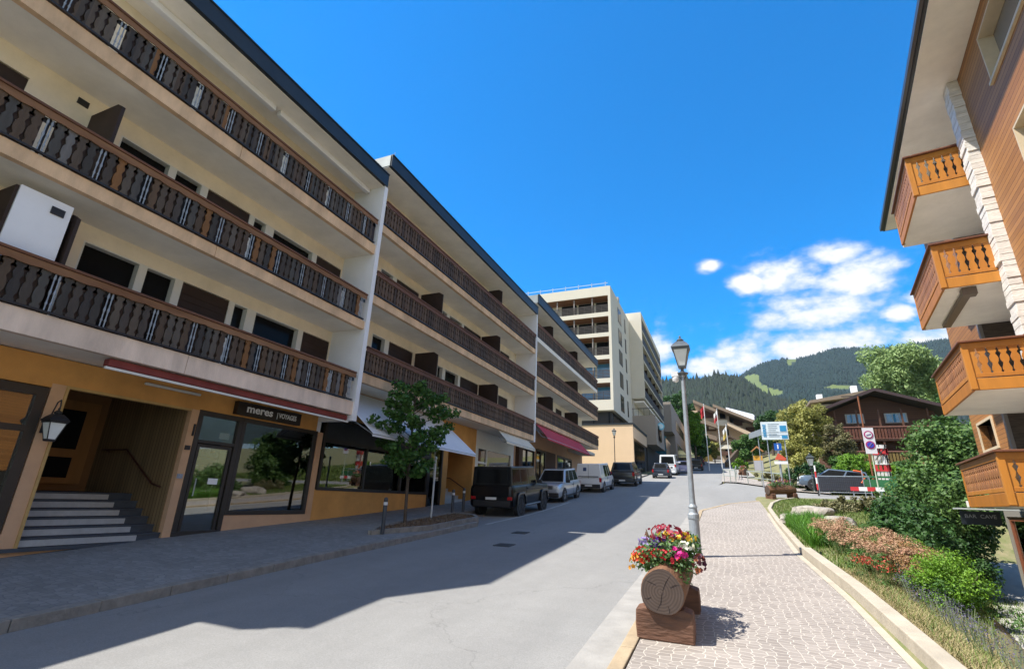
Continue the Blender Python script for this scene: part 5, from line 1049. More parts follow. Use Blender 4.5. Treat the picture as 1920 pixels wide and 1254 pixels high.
def planter(x, y, z, rot, label, seed, nf=300, nl=2600, rich=1.):
    t = thing('log_planter', label, 'planter', (x, y, z), rot, 'hollowed log planters'); t.scale = (.9, .9, .9); t.rotation_euler.x = .05; nl = int(nl*1.5)
    g = random.Random(seed); mb = MB(); n = 26; Lg = 1.75; ring = []
    for yy_ in (-Lg/2, -Lg/2+.03, -Lg*.25, 0, Lg*.25, Lg/2-.03, Lg/2):
        rr = .268 if abs(yy_) < Lg/2-.01 else .257; ring.append([(rr*(1+.035*sin(3*a+seed)+.02*sin(5*a+1))*cos(a), yy_, .56+rr*(1+.035*sin(3*a+seed)+.02*sin(5*a+1))*sin(a)) for a in [2*pi*k/n for k in range(n)]])
    for rg in ring: mb.v += rg
    for i in range(len(ring)-1):
        for k in range(n): mb.f.append((i*n+k, i*n+(k+1) % n, (i+1)*n+(k+1) % n, (i+1)*n+k))
    mb.mi = [0]*len(mb.f); lo = mb.build('log', log_side, t, smooth=True)
    for s, rg in ((1, ring[-1]), (-1, ring[0])):
        e = MB(); e.v = [(a, b+s*.004, c) for a, b, c in rg]; e.f = [tuple(range(n)) if s < 0 else tuple(range(n-1, -1, -1))]; e.mi = [0]; eo = e.build('log_end', log_end, t)
        ck = MB(); yy_ = s*(Lg/2+.008)
        for (a0, r0, a1, r1) in ((1.15,.02,1.05,.25),(4.6,.0,4.35,.25),(.55,.12,.42,.25),(2.3,.10,2.6,.24),(5.1,.16,5.0,.25),(3.6,.15,3.5,.25)):
            ck.tube([(r0*cos(a0), yy_-s*.004, .56+r0*sin(a0)), ((r0+r1)/2*cos((a0+a1)/2+.05), yy_-s*.006, .56+(r0+r1)/2*sin((a0+a1)/2+.05)), (r1*cos(a1), yy_-s*.006, .56+r1*sin(a1))], [.003,.006,.002], 5)
        ck.build('crack', mat('crack_dark', (.02,.012,.01), .9), eo)
    for yy_ in (-Lg/2+.17, Lg/2-.17):
        b = MB(); b.prism([(-.34,0),(.34,0),(.35,.17),(.34,.34),(.24,.37),(-.24,.37),(-.34,.34),(-.35,.17)], yy_-.13, yy_+.13, 1); b.build('support_block', block_w, t, bevel=.02)
    leaves('foliage', leaf_m, t, [(g.uniform(-.28,.28), g.uniform(-.62,.75), .85+g.uniform(-.1,.16), .2, .22, .17) for _ in range(30)], nl, .06, seed)
    PET = [('red_petunias',(-.28,-.42,.95),(.15,.24,.14),[(.62,.02,.02),(.70,.06,.02)],.12),('coral_petunias',(-.04,-.52,.97),(.26,.16,.11),[(.66,.03,.05),(.60,.015,.03)],.13),('magenta_petunias',(.18,-.46,1.0),(.12,.16,.12),[(.55,.01,.20),(.65,.02,.28)],.09),
      ('white_petunias',(.26,-.26,1.09),(.13,.16,.08),[(.80,.80,.70),(.72,.76,.50)],.06),('purple_petunias',(-.03,-.28,1.09),(.17,.16,.1),[(.10,.02,.26),(.06,.015,.16)],.10),('lilac_petunias',(-.26,-.15,1.10),(.12,.16,.08),[(.45,.42,.60),(.2,.12,.4)],.05),('yellow_marigolds',(.10,.0,1.17),(.3,.28,.10),[(.75,.42,.02),(.80,.55,.04)],.09),
      ('burgundy_flowers',(.0,.08,1.20),(.3,.38,.14),[(.28,.02,.05),(.42,.03,.06)],.2),('yellow_side_flowers',(-.42,-.25,.85),(.08,.3,.12),[(.75,.55,.05),(.7,.2,.03)],.08),('dark_side_flowers',(.42,-.1,.86),(.09,.42,.14),[(.08,.02,.06),(.35,.1,.03)],.12)]
    for nm_, c_, r_, cols_, fr_ in PET:
        flowers(t, (c_[0], c_[1], c_[2]-.07), r_, max(4, int(nf*fr_)), .068, seed+len(nm_), mat('petals_'+nm_, cols_[0], .6, isl=cols_, trans=.25), nm_)
    sp_ = MB()
    for k in range(26):
        a = g.uniform(0, 2*pi); r0 = g.uniform(.05,.35); bx_, by_ = r0*cos(a), .1+r0*1.6*sin(a); h = g.uniform(.08,.22); sp_.tube([(bx_,by_,1.0),(bx_*1.15,by_*1.1,1.0+h*.6),(bx_*1.25,by_*1.15,1.0+h)], [.006,.016,.004], 5)
    sp_.build('flower_spikes', mat('salvia_red', (.3,.02,.06), .6, isl=[(.30,.02,.06),(.16,.03,.14),(.40,.05,.05),(.10,.10,.05)]), t)
    return t
planter(-.77, 7.1, G(6.9)+.07, .0, 'nearest hollowed log planter full of red, pink and white flowers', 3)
planter(2.75, 31.6, G(31.6)+.07, -1.05, 'distant log planter where the paved path meets the side road', 9, 60, 900)
planter(1.9, 62, G(62)+.1, .3, 'farthest small log planter on the upper pavement', 12, 40, 500)
# ------------------------------------------------------------------ bollards, post, young tree bed
for x, y, lb in ((-8.55,11.6,'nearest grey bollard with pale ring at the tip of the mulch bed'),(-9.5,17.0,'second bollard past the young tree, at the far end of the mulch bed'),(-9.9,18.6,'third thin bollard beside the black off-road car')):
    z = G(y)+.17; t = world_thing('bollard', lb, 'bollard', (x, y, z), 'pavement bollards'); b = MB(); b.lathe([(.055,0),(.055,.86),(.05,.9),(.02,.92)], (x,y,z), 14); b.build('post', mat('dark_blue_grey_metal', (.04,.05,.065), .4, .1, 5), t); b = MB(); b.lathe([(.0565,.72),(.0565,.80)], (x,y,z), 14); b.build('ring', mat('reflective_ring', (.6,.62,.65), .3), t)
x, y = -9.35, 15.3; z = G(y)+.18; t = world_thing('marker_post', 'slim white post between the young tree and the far bollard', 'post', (x, y, z)); b = MB(); b.lathe([(.032,0),(.032,1.95),(.02,1.97)], (x,y,z), 10); b.build('pole', mat('white_post', (.55,.58,.60), .5), t); b = MB(); b.lathe([(.035,1.97),(.045,2.0),(.045,2.05),(.02,2.08)], (x,y,z), 10); b.build('cap', steel, t)
bedp = [(-8.75,11.35),(-8.05,13.2),(-8.0,16.1),(-8.5,16.8),(-9.5,17.2),(-9.6,14.5),(-9.2,12.2)]
bd_ = world_thing('planting_bed', 'mulch bed edged with granite under the young street tree', 'planting bed', (-8.8, 14, G(14)+.2))
mb = MB(); mb.v = [(x, y, G(y)+.225) for x, y in bedp]; mb.f = [tuple(range(len(bedp)))]; mb.mi = [0]; mb.build('mulch', mat('brown_mulch', (.13,.085,.05), .95, .5, 14, 1.0, 40), bd_)
mb = MB()
for a, b in zip(bedp, bedp[1:]+bedp[:1]):
    d = Vector((b[0]-a[0], b[1]-a[1])).normalized(); n_ = Vector((d.y, -d.x))*.06; q = [(a[0]-n_.x, a[1]-n_.y), (b[0]-n_.x, b[1]-n_.y), (b[0]+n_.x, b[1]+n_.y), (a[0]+n_.x, a[1]+n_.y)]
    mb.hexa([(x, y, G(y)+.05) for x, y in q], [(x, y, G(y)+.27) for x, y in q])
mb.build('granite_edging', kerb_l, bd_)
g = np.random.default_rng(4); n = 1500; P = np.stack([g.uniform(-9.5,-8.05,n), g.uniform(11.9,16.9,n)], 1); P = P[(P[:, 0] > -9.15-(P[:, 1]-11.9)*.09) & (P[:, 0] < -8.75+(P[:, 1]-11.35)*.35)]
leaves('bark_chips', mat('bark_chip', (.15,.1,.06), .9, isl=[(.10,.06,.035),(.18,.12,.07),(.25,.19,.13)]), bd_, [(a, b, G(b)+.24, .05, .05, .012) for a, b in P], 3500, .05, 5)
# ------------------------------------------------------------------ signs and posts across the junction
z = G(41.6); t = world_thing('information_board', 'large white and blue information board on posts at the corner', 'sign', (3.7, 41.6, z+.1))
m_sb = mat('sign_sky_blue', (.03,.26,.50), .4); m_sw = mat('sign_pale_face', (.66,.74,.78), .4); m_dk = mat('sign_text_grey', (.16,.22,.28), .5)
mb = MB(); mb.box(2.82, 4.58, 41.55, 41.6, 6.82, 8.14); mb.build('board', m_sw, t)
mb = MB(); mb.box(4.08, 4.5, 41.535, 41.548, 7.42, 7.84); mb.box(4.14, 4.52, 41.535, 41.548, 6.9, 7.12); mb.build('blue_panel', m_sb, t)
mb = MB()
for k, w_ in enumerate((.75,.6,.62,.5,.66,.55,.7)): mb.box(3.3, 3.3+w_, 41.54, 41.548, 7.93-k*.15, 7.97-k*.15)
mb.box(2.84, 4.56, 41.54, 41.548, 7.33, 7.345); mb.box(2.84, 4.56, 41.54, 41.548, 7.14, 7.155); mb.build('text_line', m_dk, t)
text_mesh('lettering', 'SIERRE', .34, m_sb, t, (3.05, 41.54, 7.48), (0,0,1), (-1,0,0), font_scale=(.95,.8), bold=.012)
mb = MB(); mb.tube([(3.15,41.66,z),(3.15,41.66,8.1)], .035, 8); mb.tube([(4.3,41.66,z),(4.3,41.66,8.1)], .035, 8); mb.build('pole', steel, t)
x = 3.75; t = world_thing('information_sign', 'round-topped blue information sign on a grey post below the board', 'sign', (x, 41.2, z+.1))
mb = MB(); mb.box(x-.24, x+.24, 41.12, 41.14, 6.0, 6.5); mb.build('panel', mat('sign_blue', (.01,.10,.42), .4), t); text_mesh('lettering', 'i', .42, signw, t, (x, 41.115, 6.25), (1,0,0), (0,0,1), bold=.02)
mb = MB(); mb.tube([(x,41.2,z+.05),(x,41.2,6.5)], .075, 12); mb.build('pole', lamp_grey, t)
mb = MB(); mb.prism([(x-.3,5.35),(x+.35,5.25),(x+.45,5.42),(x-.05,5.8)], 41.06, 41.09, 1); mb.build('orange_arrow', mat('red_orange_sign', (.62,.10,.05), .5), t); mb = MB(); mb.box(x-.36, x+.5, 41.04, 41.06, 5.02, 5.22); mb.build('white_arrow', signw, t)
t = world_thing('mirror_sign', 'tilted grey sign panel seen from its back, left of the board', 'sign', (2.4, 42.4, G(42))); mb = MB(); mb.hexa([(1.95,42.3,6.95),(2.85,42.3,7.25),(2.85,42.36,7.25),(1.95,42.36,6.95)], [(2.0,42.3,7.4),(2.85,42.3,7.72),(2.85,42.36,7.72),(2.0,42.36,7.4)]); mb.build('panel', steel, t); mb = MB(); mb.tube([(2.6,42.4,G(42)),(2.6,42.4,7.3)], .03, 8); mb.build('pole', steel, t)
# no parking sign panel and rusty mast behind
yN = 36.3; z = G(yN); t = world_thing('parking_sign', 'white panel with two round red and blue no-parking symbols on a thin post', 'sign', (8.3, yN, z))
mb = MB(); mb.box(8.02, 8.6, yN-.03, yN, 5.3, 6.85); mb.build('panel', mat('sign_white_panel', (.70,.68,.72), .4), t)
for zz, inner in ((6.43, mat('sign_inner_white', (.7,.7,.72), .4)), (5.82, mat('sign_inner_blue', (.05,.06,.45), .4))):
    mb = MB(); mb.disc((8.31, yN-.04, zz), .24, (0,1,0), .02, 24); rg_ = mb.build('red_ring', mat('sign_red_violet', (.35,.03,.14), .4), t); mb = MB(); mb.disc((8.31, yN-.052, zz), .17, (0,1,0), .02, 24); mb.build('symbol_field', inner, rg_)
mb = MB(); mb.hexa([(8.19,yN-.075,6.36),(8.43,yN-.075,6.44),(8.43,yN-.065,6.44),(8.19,yN-.065,6.36)], [(8.19,yN-.075,6.42),(8.43,yN-.075,6.5),(8.43,yN-.065,6.5),(8.19,yN-.065,6.42)]); mb.hexa([(8.18,yN-.075,5.70),(8.21,yN-.075,5.67),(8.21,yN-.065,5.67),(8.18,yN-.065,5.70)], [(8.41,yN-.075,5.97),(8.44,yN-.075,5.94),(8.44,yN-.065,5.94),(8.41,yN-.065,5.97)]); mb.build('symbol_bar', mat('sign_mark_grey', (.2,.15,.3), .5), t)
mb = MB(); mb.tube([(8.31,yN+.03,z),(8.31,yN+.03,6.8)], .035, 8); mb.build('pole', mat('pale_green_pole', (.45,.5,.38), .5), t)
t = world_thing('rusty_pole', 'rust brown pole with a dark crossbar standing in front of the chalet', 'pole', (8.75, 39, G(39))); mb = MB(); mb.tube([(8.75,39,G(39)),(8.75,39,9.35)], .05, 8); mb.build('pole', mat('rust_brown', (.22,.075,.03), .8), t); mb = MB(); mb.box(7.8, 8.95, 38.97, 39.03, 9.33, 9.38); mb.build('crossbar', black_iron, t)
# red and white lattice mast
t = world_thing('lattice_mast', 'red and white painted lattice mast behind the no-parking panel', 'mast', (9.5, 40, G(40)-.3)); zt = 6.2; zz = G(40)-.3; k = 0
mw_ = mat('mast_white', (.72,.70,.68), .5); mr_ = mat('mast_red', (.60,.04,.05), .5)
while zz < zt:
    h = .62 if k % 2 == 0 else .42; c_ = mw_ if k % 2 == 0 else mr_; w_ = .30+(.06 if k % 2 else 0); mb = MB(); z1 = min(zt, zz+h)
    for sx_ in (-1, -.33, .33, 1):
        mb.box(9.55+sx_*w_-.07, 9.55+sx_*w_+.07, 39.7, 39.76, zz, z1)
    mb.box(9.55+w_-.03, 9.55+w_+.05, 39.7, 40.3, zz, z1); mb.box(9.55-w_-.05, 9.55+w_+.05, 39.68, 39.75, zz, zz+.09)
    mb.build('mast_section', c_, t); zz = z1; k += 1
mb = MB(); mb.tube([(9.2,39.62,5.2),(9.95,39.62,6.15)], .03, 6); mb.tube([(9.95,39.62,5.2),(9.2,39.62,6.15)], .03, 6); mb.build('brace', black_iron, t)
# mesh barrier, skip, red white board
t = world_thing('mesh_barrier', 'galvanised mesh barrier panel across the side road', 'barrier', (6.6, 36.6, G(36.6))); z = G(36.6)
mb = MB(); mb.tube([(5.3,36.6,z+.05),(5.3,36.6,z+1.15),(8.0,36.6,z+1.15),(8.0,36.6,z+.05)], .03, 8); mb.tube([(5.3,36.6,z+.2),(8.0,36.6,z+.2)], .02, 6); mb.build('frame', steel, t)
mb = MB()
for x in np.arange(5.4, 8, .1): mb.box(x, x+.012, 36.59, 36.6, z+.2, z+1.15)
for zz in np.arange(z+.3, z+1.15, .14): mb.box(5.3, 8, 36.602, 36.612, zz, zz+.012)
mb.build('mesh', mat('dark_mesh', (.05,.06,.08), .6), t)
t = world_thing('site_container', 'dark low site container with orange corner behind the mesh barrier', 'container', (6.8, 38.2, G(38)))
mb = MB(); mb.box(5.6, 8.0, 37.9, 38.6, G(38)+.2, G(38)+1.05); mb.build('box', mat('container_dark', (.03,.032,.045), .6, .2, 2), t); mb = MB(); mb.tube([(7.5,37.86,G(38)+1.45),(7.9,37.86,G(38)+1.38),(8.05,37.86,G(38)+1.0),(7.85,37.86,G(38)+.7)], .06, 8); mb.build('orange_handle', mat('orange_plastic', (.65,.12,.03), .5), t)
t = world_thing('warning_board', 'red and white striped warning board at the foot of the mesh barrier', 'barrier board', (7.1, 36.2, G(36.2))); z = G(36.2)
for k in range(4): mb = MB(); mb.box(6.9+.42*k, 7.32+.42*k, 36.3, 36.34, z+.35, z+.58); mb.build('stripe', mr_ if k % 2 == 0 else signw, t)
mb = MB(); mb.box(7.0, 7.06, 36.34, 36.38, z, z+.5); mb.box(8.4, 8.46, 36.34, 36.38, z, z+.5); mb.build('foot', steel, t)
t = world_thing('green_barrier', 'green steel crowd barrier right of the dark container', 'barrier', (8.6, 37.6, G(37.6))); z = G(37.6); mb = MB(); mb.box(7.9, 9.6, 37.58, 37.64, z+1.05, z+1.17); mb.box(7.9, 9.6, 37.6, 37.62, z+.2, z+.95); mb.build('panel', mat('site_green', (.03,.16,.06), .6, .2, 3), t); mb = MB(); mb.tube([(7.9,37.65,z),(7.9,37.65,z+1.55)], .03, 6); mb.build('post', steel, t)
t = world_thing('red_post', 'slim dark pole with red and white bands at the left end of the barrier', 'post', (5.15, 36, G(36))); z = G(36)
for k in range(5): mb = MB(); mb.tube([(5.15,36,z+.36*k),(5.15,36,z+.36*(k+1))], .045, 8); mb.build('band', mr_ if k % 2 == 1 else blackp if k < 2 else signw, t)
# railings at the corner
def rail_run(label, pts, h=1.0, nm='street_railing'):
    t = world_thing(nm, label, 'railing', (pts[0][0], pts[0][1], G(pts[0][1])+.1), 'grey street railings'); m_ = mat('pale_green_rail', (.36,.40,.36), .45, .1, 5, metal=.3)
    for i, (x, y) in enumerate(pts): p = MB(); p.tube([(x,y,G(y)+.08),(x,y,G(y)+.1+h)], .032, 8); p.build('post', m_, t)
    for k in (1., .5): p = MB(); p.tube([(x, y, G(y)+.1+h*k) for x, y in pts], .034 if k == 1 else .026, 8); p.build('rail', m_, t)
rail_run('grey tube railing at the road corner, nearest the upper road', [(-.1,49.2),(.4,47.9),(.8,47.4)])
rail_run('long grey tube railing along the curved pavement by the planting', [(1.7,46.2),(2.6,44.2),(3.3,42.0),(3.7,40.6)])
rail_run('grey tube railing higher up beside the pink pavement', [(.9,52.),(1.1,57),(1.2,62)])
# kiosk with yellow hiking map
t = world_thing('notice_stand', 'roofed notice stand with orange map over a grey panel', 'notice board', (4.4, 77, G(77))); z = 6.85
mb = MB(); mb.box(3.85, 4.95, 77, 77.1, z+.0, z+1.35); mb.build('lower_panel', mat('lilac_grey_panel', (.42,.42,.48), .5), t); mb = MB(); mb.box(3.85, 4.95, 77, 77.1, z+1.38, z+2.0); mb.build('map_panel', mat('map_orange', (.65,.33,.03), .5), t)
mb = MB(); mb.prism([(3.6,z+2.6),(4.4,z+3.3),(5.2,z+2.6),(5.1,z+2.5),(4.4,z+3.1),(3.7,z+2.5)], 76.7, 77.4, 1); mb.build('roof', mat('orange_brown_roof', (.45,.2,.08), .6), t); mb = MB(); mb.box(3.78, 3.85, 77, 77.1, G(77), z+2.55); mb.box(4.95, 5.02, 77, 77.1, G(77), z+2.55); mb.build('posts', MATS['weathered_grey_beam'], t)
# flags
def flag(x, y, top, label, cols):
    t = world_thing('flagpole', label, 'flag', (x, y, G(y)), 'flags at the bend'); p = MB(); p.tube([(x,y,G(y)),(x,y,top)], [.07,.05], 8); p.build('pole', mat('white_flagpole', (.62,.64,.66), .4), t); p = MB(); p.lathe([(.0,0),(.08,.05),(.0,.14)], (x,y,top), 8); p.build('finial', steel, t)
    for i, c in enumerate(cols):
        f = MB(); z1 = top-.15-i*.55
        for k in range(6): a = x-.05-.075*k; b = a-.075; ya = y+.12*sin(k*1.2); yb_ = y+.12*sin((k+1)*1.2); f.add([(a,ya,z1-.1*k),(b,yb_,z1-.1*k-.1),(b,yb_,z1-.1*k-.95),(a,ya,z1-.1*k-.85)], [(0,1,2,3)])
        f.build('cloth', c, t)
mr2 = mat('flag_red', (.5,.03,.04), .7); mw2 = mat('flag_white', (.75,.75,.73), .7); my2 = mat('flag_yellow', (.6,.45,.1), .7)
flag(-1.95, 76, 16.0, 'left flagpole with hanging dark red flag by the far bend', [mr2, mr2]); flag(-.25, 78, 15.6, 'middle flagpole with red and white flag by the far bend', [mw2, mr2]); flag(.75, 75, 12.8, 'right flagpole with plain pale flag by the far bend', [mw2, my2])
# ------------------------------------------------------------------ vegetation
def lm(name, cols, rough=.55, tr=.25, spec=.35): return mat(name, cols[0], rough, isl=cols, trans=tr, spec=spec)
L_dark = lm('leaf_dark_green', [(.020,.055,.014),(.035,.095,.02),(.055,.13,.03)])
L_mid = lm('leaf_mid_green', [(.035,.09,.018),(.065,.15,.03),(.10,.20,.045)])
L_bright = lm('leaf_bright_green', [(.07,.16,.012),(.13,.27,.02),(.19,.35,.03)])
L_light = lm('leaf_light_green', [(.14,.22,.07),(.22,.32,.11),(.30,.40,.15)])
L_willow = lm('leaf_willow_yellow', [(.19,.20,.045),(.30,.30,.075),(.40,.38,.11)])
L_olive = lm('leaf_olive_brown', [(.09,.10,.04),(.16,.155,.065),(.24,.21,.10)])
L_street = lm('leaf_street_tree', [(.035,.10,.022),(.06,.15,.03),(.10,.21,.045)])
L_sedum = lm('sedum_pink', [(.34,.17,.11),(.46,.28,.18),(.30,.23,.12)], .7, .15)
L_rust = lm('dried_flower_rust', [(.26,.12,.05),(.40,.24,.11),(.20,.10,.045)], .8, .1)
L_lav = lm('lavender_purple', [(.08,.07,.15),(.12,.10,.20),(.12,.14,.10)], .7, .15)
L_gg = lm('grey_green_foliage', [(.14,.17,.09),(.22,.24,.15),(.30,.30,.20)], .8, .1)
bark = mat('bark', (.10,.075,.055), .9, .4, 6, .6, 25)
def tree(name, label, cat_, base, c, r, leafm, n, size, seed, ncl=60, cr=.3, trunk=.12, group=None, fill=.9, shell=.4, limbs=7, asp=.6, flat=.85, droop=0., lean=(0, 0)):
    g = random.Random(seed); t = world_thing(name, label, cat_, base, group)
    cls = clumps_in(c, r, ncl, cr*min(r), seed, fill, flat); leaves('crown', leafm, t, cls, n, size, seed, asp, shell=shell, droop=droop)
    if trunk:
        top = (c[0]+lean[0], c[1]+lean[1], c[2]+r[2]*.55); m = MB(); m.tube([base, lerp(base, top, .35), lerp(base, top, .7), top], [trunk, trunk*.8, trunk*.5, trunk*.15], 9); m.build('trunk', bark, t)
        for k in range(limbs):
            q = cls[(k*7) % len(cls)][:3]; s = lerp(base, top, g.uniform(.3,.75)); md = lerp(s, q, .5); md = (md[0], md[1], md[2]+.1*r[2]*.3); m = MB(); m.tube([s, md, q], [trunk*.4, trunk*.25, trunk*.08], 6); m.build('limb', bark, t)
    return t
# young street tree: spindly crown with gaps
bs = (-9.3, 13.7, G(13.7)+.2); t = world_thing('young_tree', 'young leafy street tree in the mulch bed before the white awning', 'tree', bs)
g = random.Random(21); tp = (-9.45, 13.8, 5.35); m = MB(); m.tube([bs, (-9.34,13.7,2.1), (-9.40,13.75,3.4), (-9.45,13.8,4.6), tp], [.055,.048,.04,.026,.01], 9); m.build('trunk', bark, t)
cl = []
for k in range(34):
    zz = 2.55+(k/33)*2.75; a = k*2.4+g.uniform(-.4,.4); f_ = sin(pi*min(1, max(0, (zz-2.1)/3.6)))**.7; rr = 1.32*f_*g.uniform(.65,1.15); e = (-9.42+rr*cos(a), 13.78+rr*sin(a), zz+rr*.22)
    m = MB(); m.tube([(-9.4,13.75,zz-.25), lerp((-9.4,13.75,zz-.1), e, .55), e], [.016,.010,.003], 5); m.build('limb', bark, t)
    for q in (.5,.75,.97): p = lerp((-9.4,13.75,zz-.15), e, q); cl.append((p[0], p[1], p[2], .24, .24, .17))
leaves('crown', L_street, t, cl, 5600, .135, 22, .72, .4, shell=.2)
# clipped and wild shrubs on the right
def bush(label, boxes, leafm, n, size, seed, cr=.35, name='shrub', group=None, asp=.6, flat=.85, ncl=40, stems=5, fill=.95, droop=0.):
    """boxes: list of (cx,cy,z0,rx,ry,rz) mounds"""
    b0 = boxes[0]; t = world_thing(name, label, 'shrub', (b0[0], b0[1], b0[2]), group); cls = []
    for i, (x, y, z0, rx, ry, rz) in enumerate(boxes): cls += [(a, b, max(c, z0+.1), q1, q2, q3) for a, b, c, q1, q2, q3 in clumps_in((x, y, z0+rz*.75), (rx, ry, rz*.9), ncl, cr*min(rx, ry, rz), seed+i, fill, flat)]
    leaves('foliage', leafm, t, cls, n, size, seed, asp, shell=.35, droop=droop); g = random.Random(seed); m = MB()
    for k in range(stems):
        q = cls[k*5 % len(cls)]; m.tube([(b0[0]+g.uniform(-.1,.1), b0[1]+g.uniform(-.1,.1), b0[2]-.15), (lerp((b0[0],b0[1],b0[2]), q[:3], .6)), q[:3]], [.04,.025,.008], 5)
    m.build('stems', bark, t); return t
bush('large dark leafy shrub filling the slope beside the orange balconies', [(4.25,16.6,.1,.85,1.3,1.3),(4.85,18.6,.2,.95,1.2,1.35),(3.95,15.2,.2,.5,.9,.8)], L_dark, 15000, .12, 31, ncl=50)
bush('tall mid green shrub between the mesh barrier and the orange balconies', [(6.5,22.5,.6,1.4,1.6,1.6),(7.9,23.5,.8,1.2,1.6,1.5),(5.5,21,.4,.9,1.2,.95)], lm('leaf_fresh_mid', [(.04,.09,.02),(.08,.16,.035),(.13,.22,.055)]), 17000, .15, 32, ncl=55)
bush('highest green shrub mass rising to the dark chalet roof', [(9.9,30,2.0,1.8,2.0,2.6),(11.4,31,2.6,1.6,2,2.5),(8.6,29,1.6,1.3,1.6,1.7)], MATS['leaf_fresh_mid'], 16000, .2, 33, ncl=55)
bush('dark shrub in the shade under the orange balconies by the shopfront', [(6.6,22.5,-.6,.9,1.0,1.0),(7.5,23.8,-.6,.8,.8,1.2)], L_dark, 5000, .10, 34, ncl=30)
bush('round bright green shrub at the lower end of the flower bed', [(2.84,9.7,.58,.50,.55,.56)], L_bright, 12000, .032, 35, cr=.28, ncl=110, stems=3, fill=.85)
bush('long low bright green hedge behind the pink flowers', [(3.35+.12*k, 11.4+1.05*k, G(11.4+k)+.10,   .30, .60, .22) for k in range(7)], L_bright, 16000, .038, 36, ncl=18, name='low_hedge')
bush('brown dried shrubs behind the pale boulders', [(3.9,24.5,1.75,.9,.9,.45),(4.9,25.4,1.8,.9,.9,.5),(5.7,26.0,1.7,.8,.8,.45)], L_olive, 6500, .10, 37, ncl=26)
bush('dark green shrubs behind the log planter at the corner', [(4.9,42.5,3.3,1.0,1,1.0),(5.9,43,3.3,1.0,1,1.15),(6.8,43.5,3.3,.8,1,1.0)], L_dark, 9000, .17, 38, ncl=36)
bush('yellow green bamboo clump in front of the chalet balconies', [(8.6,45,3.7,1.1,1,1.4),(9.8,45.5,3.7,1.0,1,1.5)], L_bright, 7000, .26, 39, ncl=36, asp=.22)
bush('green hedge hiding the lower balcony of the dark chalet', [(9.0,49,4.0,1.2,1,1.35),(11.2,49.5,4.0,1.3,1,1.3),(13.5,50,4.1,1.3,1,1.2)], L_mid, 9000, .22, 45, ncl=36)
bush('second yellow green bamboo clump right of the lattice mast', [(11.1,42.5,3.3,.9,.9,1.25),(12.0,43,3.3,.8,.9,1.1)], L_bright, 5000, .24, 40, ncl=30, asp=.22)
bush('low green planting behind the long grey tube railing', [(4.4,46,3.7,1.1,2,.5),(5.2,42,3.5,.9,1.6,.5),(3.5,50,4.2,1.2,2.2,.5)], L_olive, 6000, .15, 41, ncl=24)
tree('broadleaf_tree', 'olive green tree in front of the terraced apartments', 'tree', (5.6,104,9.6), (5.8,103,13.4), (2.6,2,2.6), L_mid, 5500, .4, 58, ncl=45, cr=.32, trunk=.2)
tree('broadleaf_tree', 'yellow green tree beside the small cream chalet', 'tree', (-1.6,108,10.2), (-1.5,107.5,12.8), (1.3,1.2,2.0), L_willow, 3000, .35, 59, ncl=30, cr=.35, trunk=.12)
tree('broadleaf_tree', 'dark green tree between the two small chalets', 'tree', (3.3,110,10.5), (3.3,109.5,13.2), (1.5,1.3,2.4), L_mid, 3600, .38, 66, ncl=30, cr=.35, trunk=.12)
bush('bright clipped hedge behind the notice stand', [(2.2,80,7.2,1.2,1,.9)], L_bright, 2500, .2, 42, ncl=20)
tree('broadleaf_tree', 'big light green tree beside the ridge of the dark chalet', 'tree', (21,73,8), (21.2,72,17.5), (4.6,4.4,5.2), L_light, 19000, .42, 51, ncl=90, cr=.26, trunk=.4, asp=.42, droop=.4)
tree('willow_tree', 'yellow green willow-like tree between the information board and the chalet', 'tree', (7,53,4.6), (6.9,52,9.0), (2.6,2.3,3.1), L_willow, 11000, .26, 52, ncl=80, cr=.22, trunk=.2, asp=.35)
tree('broadleaf_tree', 'thin olive brown tree against the left end of the chalet', 'tree', (9.0,50,4.4), (9.2,50,7.2), (1.45,1.3,2.4), L_olive, 6500, .22, 53, ncl=60, cr=.25, trunk=.14, asp=.35, limbs=10)
tree('broadleaf_tree', 'olive tree just left of the blue information sign', 'tree', (6.0,48,4.2), (5.9,47.5,6.4), (1.5,1.3,1.7), L_willow, 5000, .2, 54, ncl=45, cr=.28, trunk=.12)
tree('pine_tree', 'dark pine behind the notice stand', 'tree', (3.4,90,8.2), (3.6,88,11.2), (2.4,2,2.4), L_mid, 5500, .35, 55, ncl=45, cr=.3, trunk=.2)
tree('broadleaf_tree', 'bright green tree just right of the tall grey lamp post', 'tree', (-4.6,97,9), (-4.4,96,15.6), (1.5,1.6,3.6), L_bright, 6000, .35, 56, ncl=45, cr=.4, trunk=.2)
tree('broadleaf_tree', 'mid green tree under the left flagpole', 'tree', (-4.2,106,10), (-3.9,105,13.6), (2.1,2,3.0), L_mid, 5000, .4, 57, ncl=40, cr=.35, trunk=.2)
for i, (x, y, z, r, lb) in enumerate(((-13.5,152,27,3.8,'dark tree above the grey building, left one'),(-10.2,150,28,3.4,'dark tree above the grey building, middle one'),(-7.4,156,26,3.6,'dark tree above the grey building, right one beside the lamp post'))):
    tree('conifer_tree', lb, 'tree', (x,y,z-9), (x,y,z), (r,r,6.5), L_dark, 5000, .6, 60+i, ncl=40, cr=.3, trunk=.3, group='dark trees above the grey building', limbs=3)
for i, (x, y, z, r, lb) in enumerate(((9.8,118,18.6,3.0,'dark conifer right of the white roofed house'),(13,112,18.0,3.2,'dark conifer left of the flat roofed house'),(26,84,15.5,4.0,'dark green tree right of the chalet'))):
    tree('conifer_tree', lb, 'tree', (x,y,z-6), (x,y,z), (r,r,3.6), L_dark if i < 2 else L_mid, 4500, .5, 70+i, ncl=40, cr=.3, trunk=.3, limbs=3)
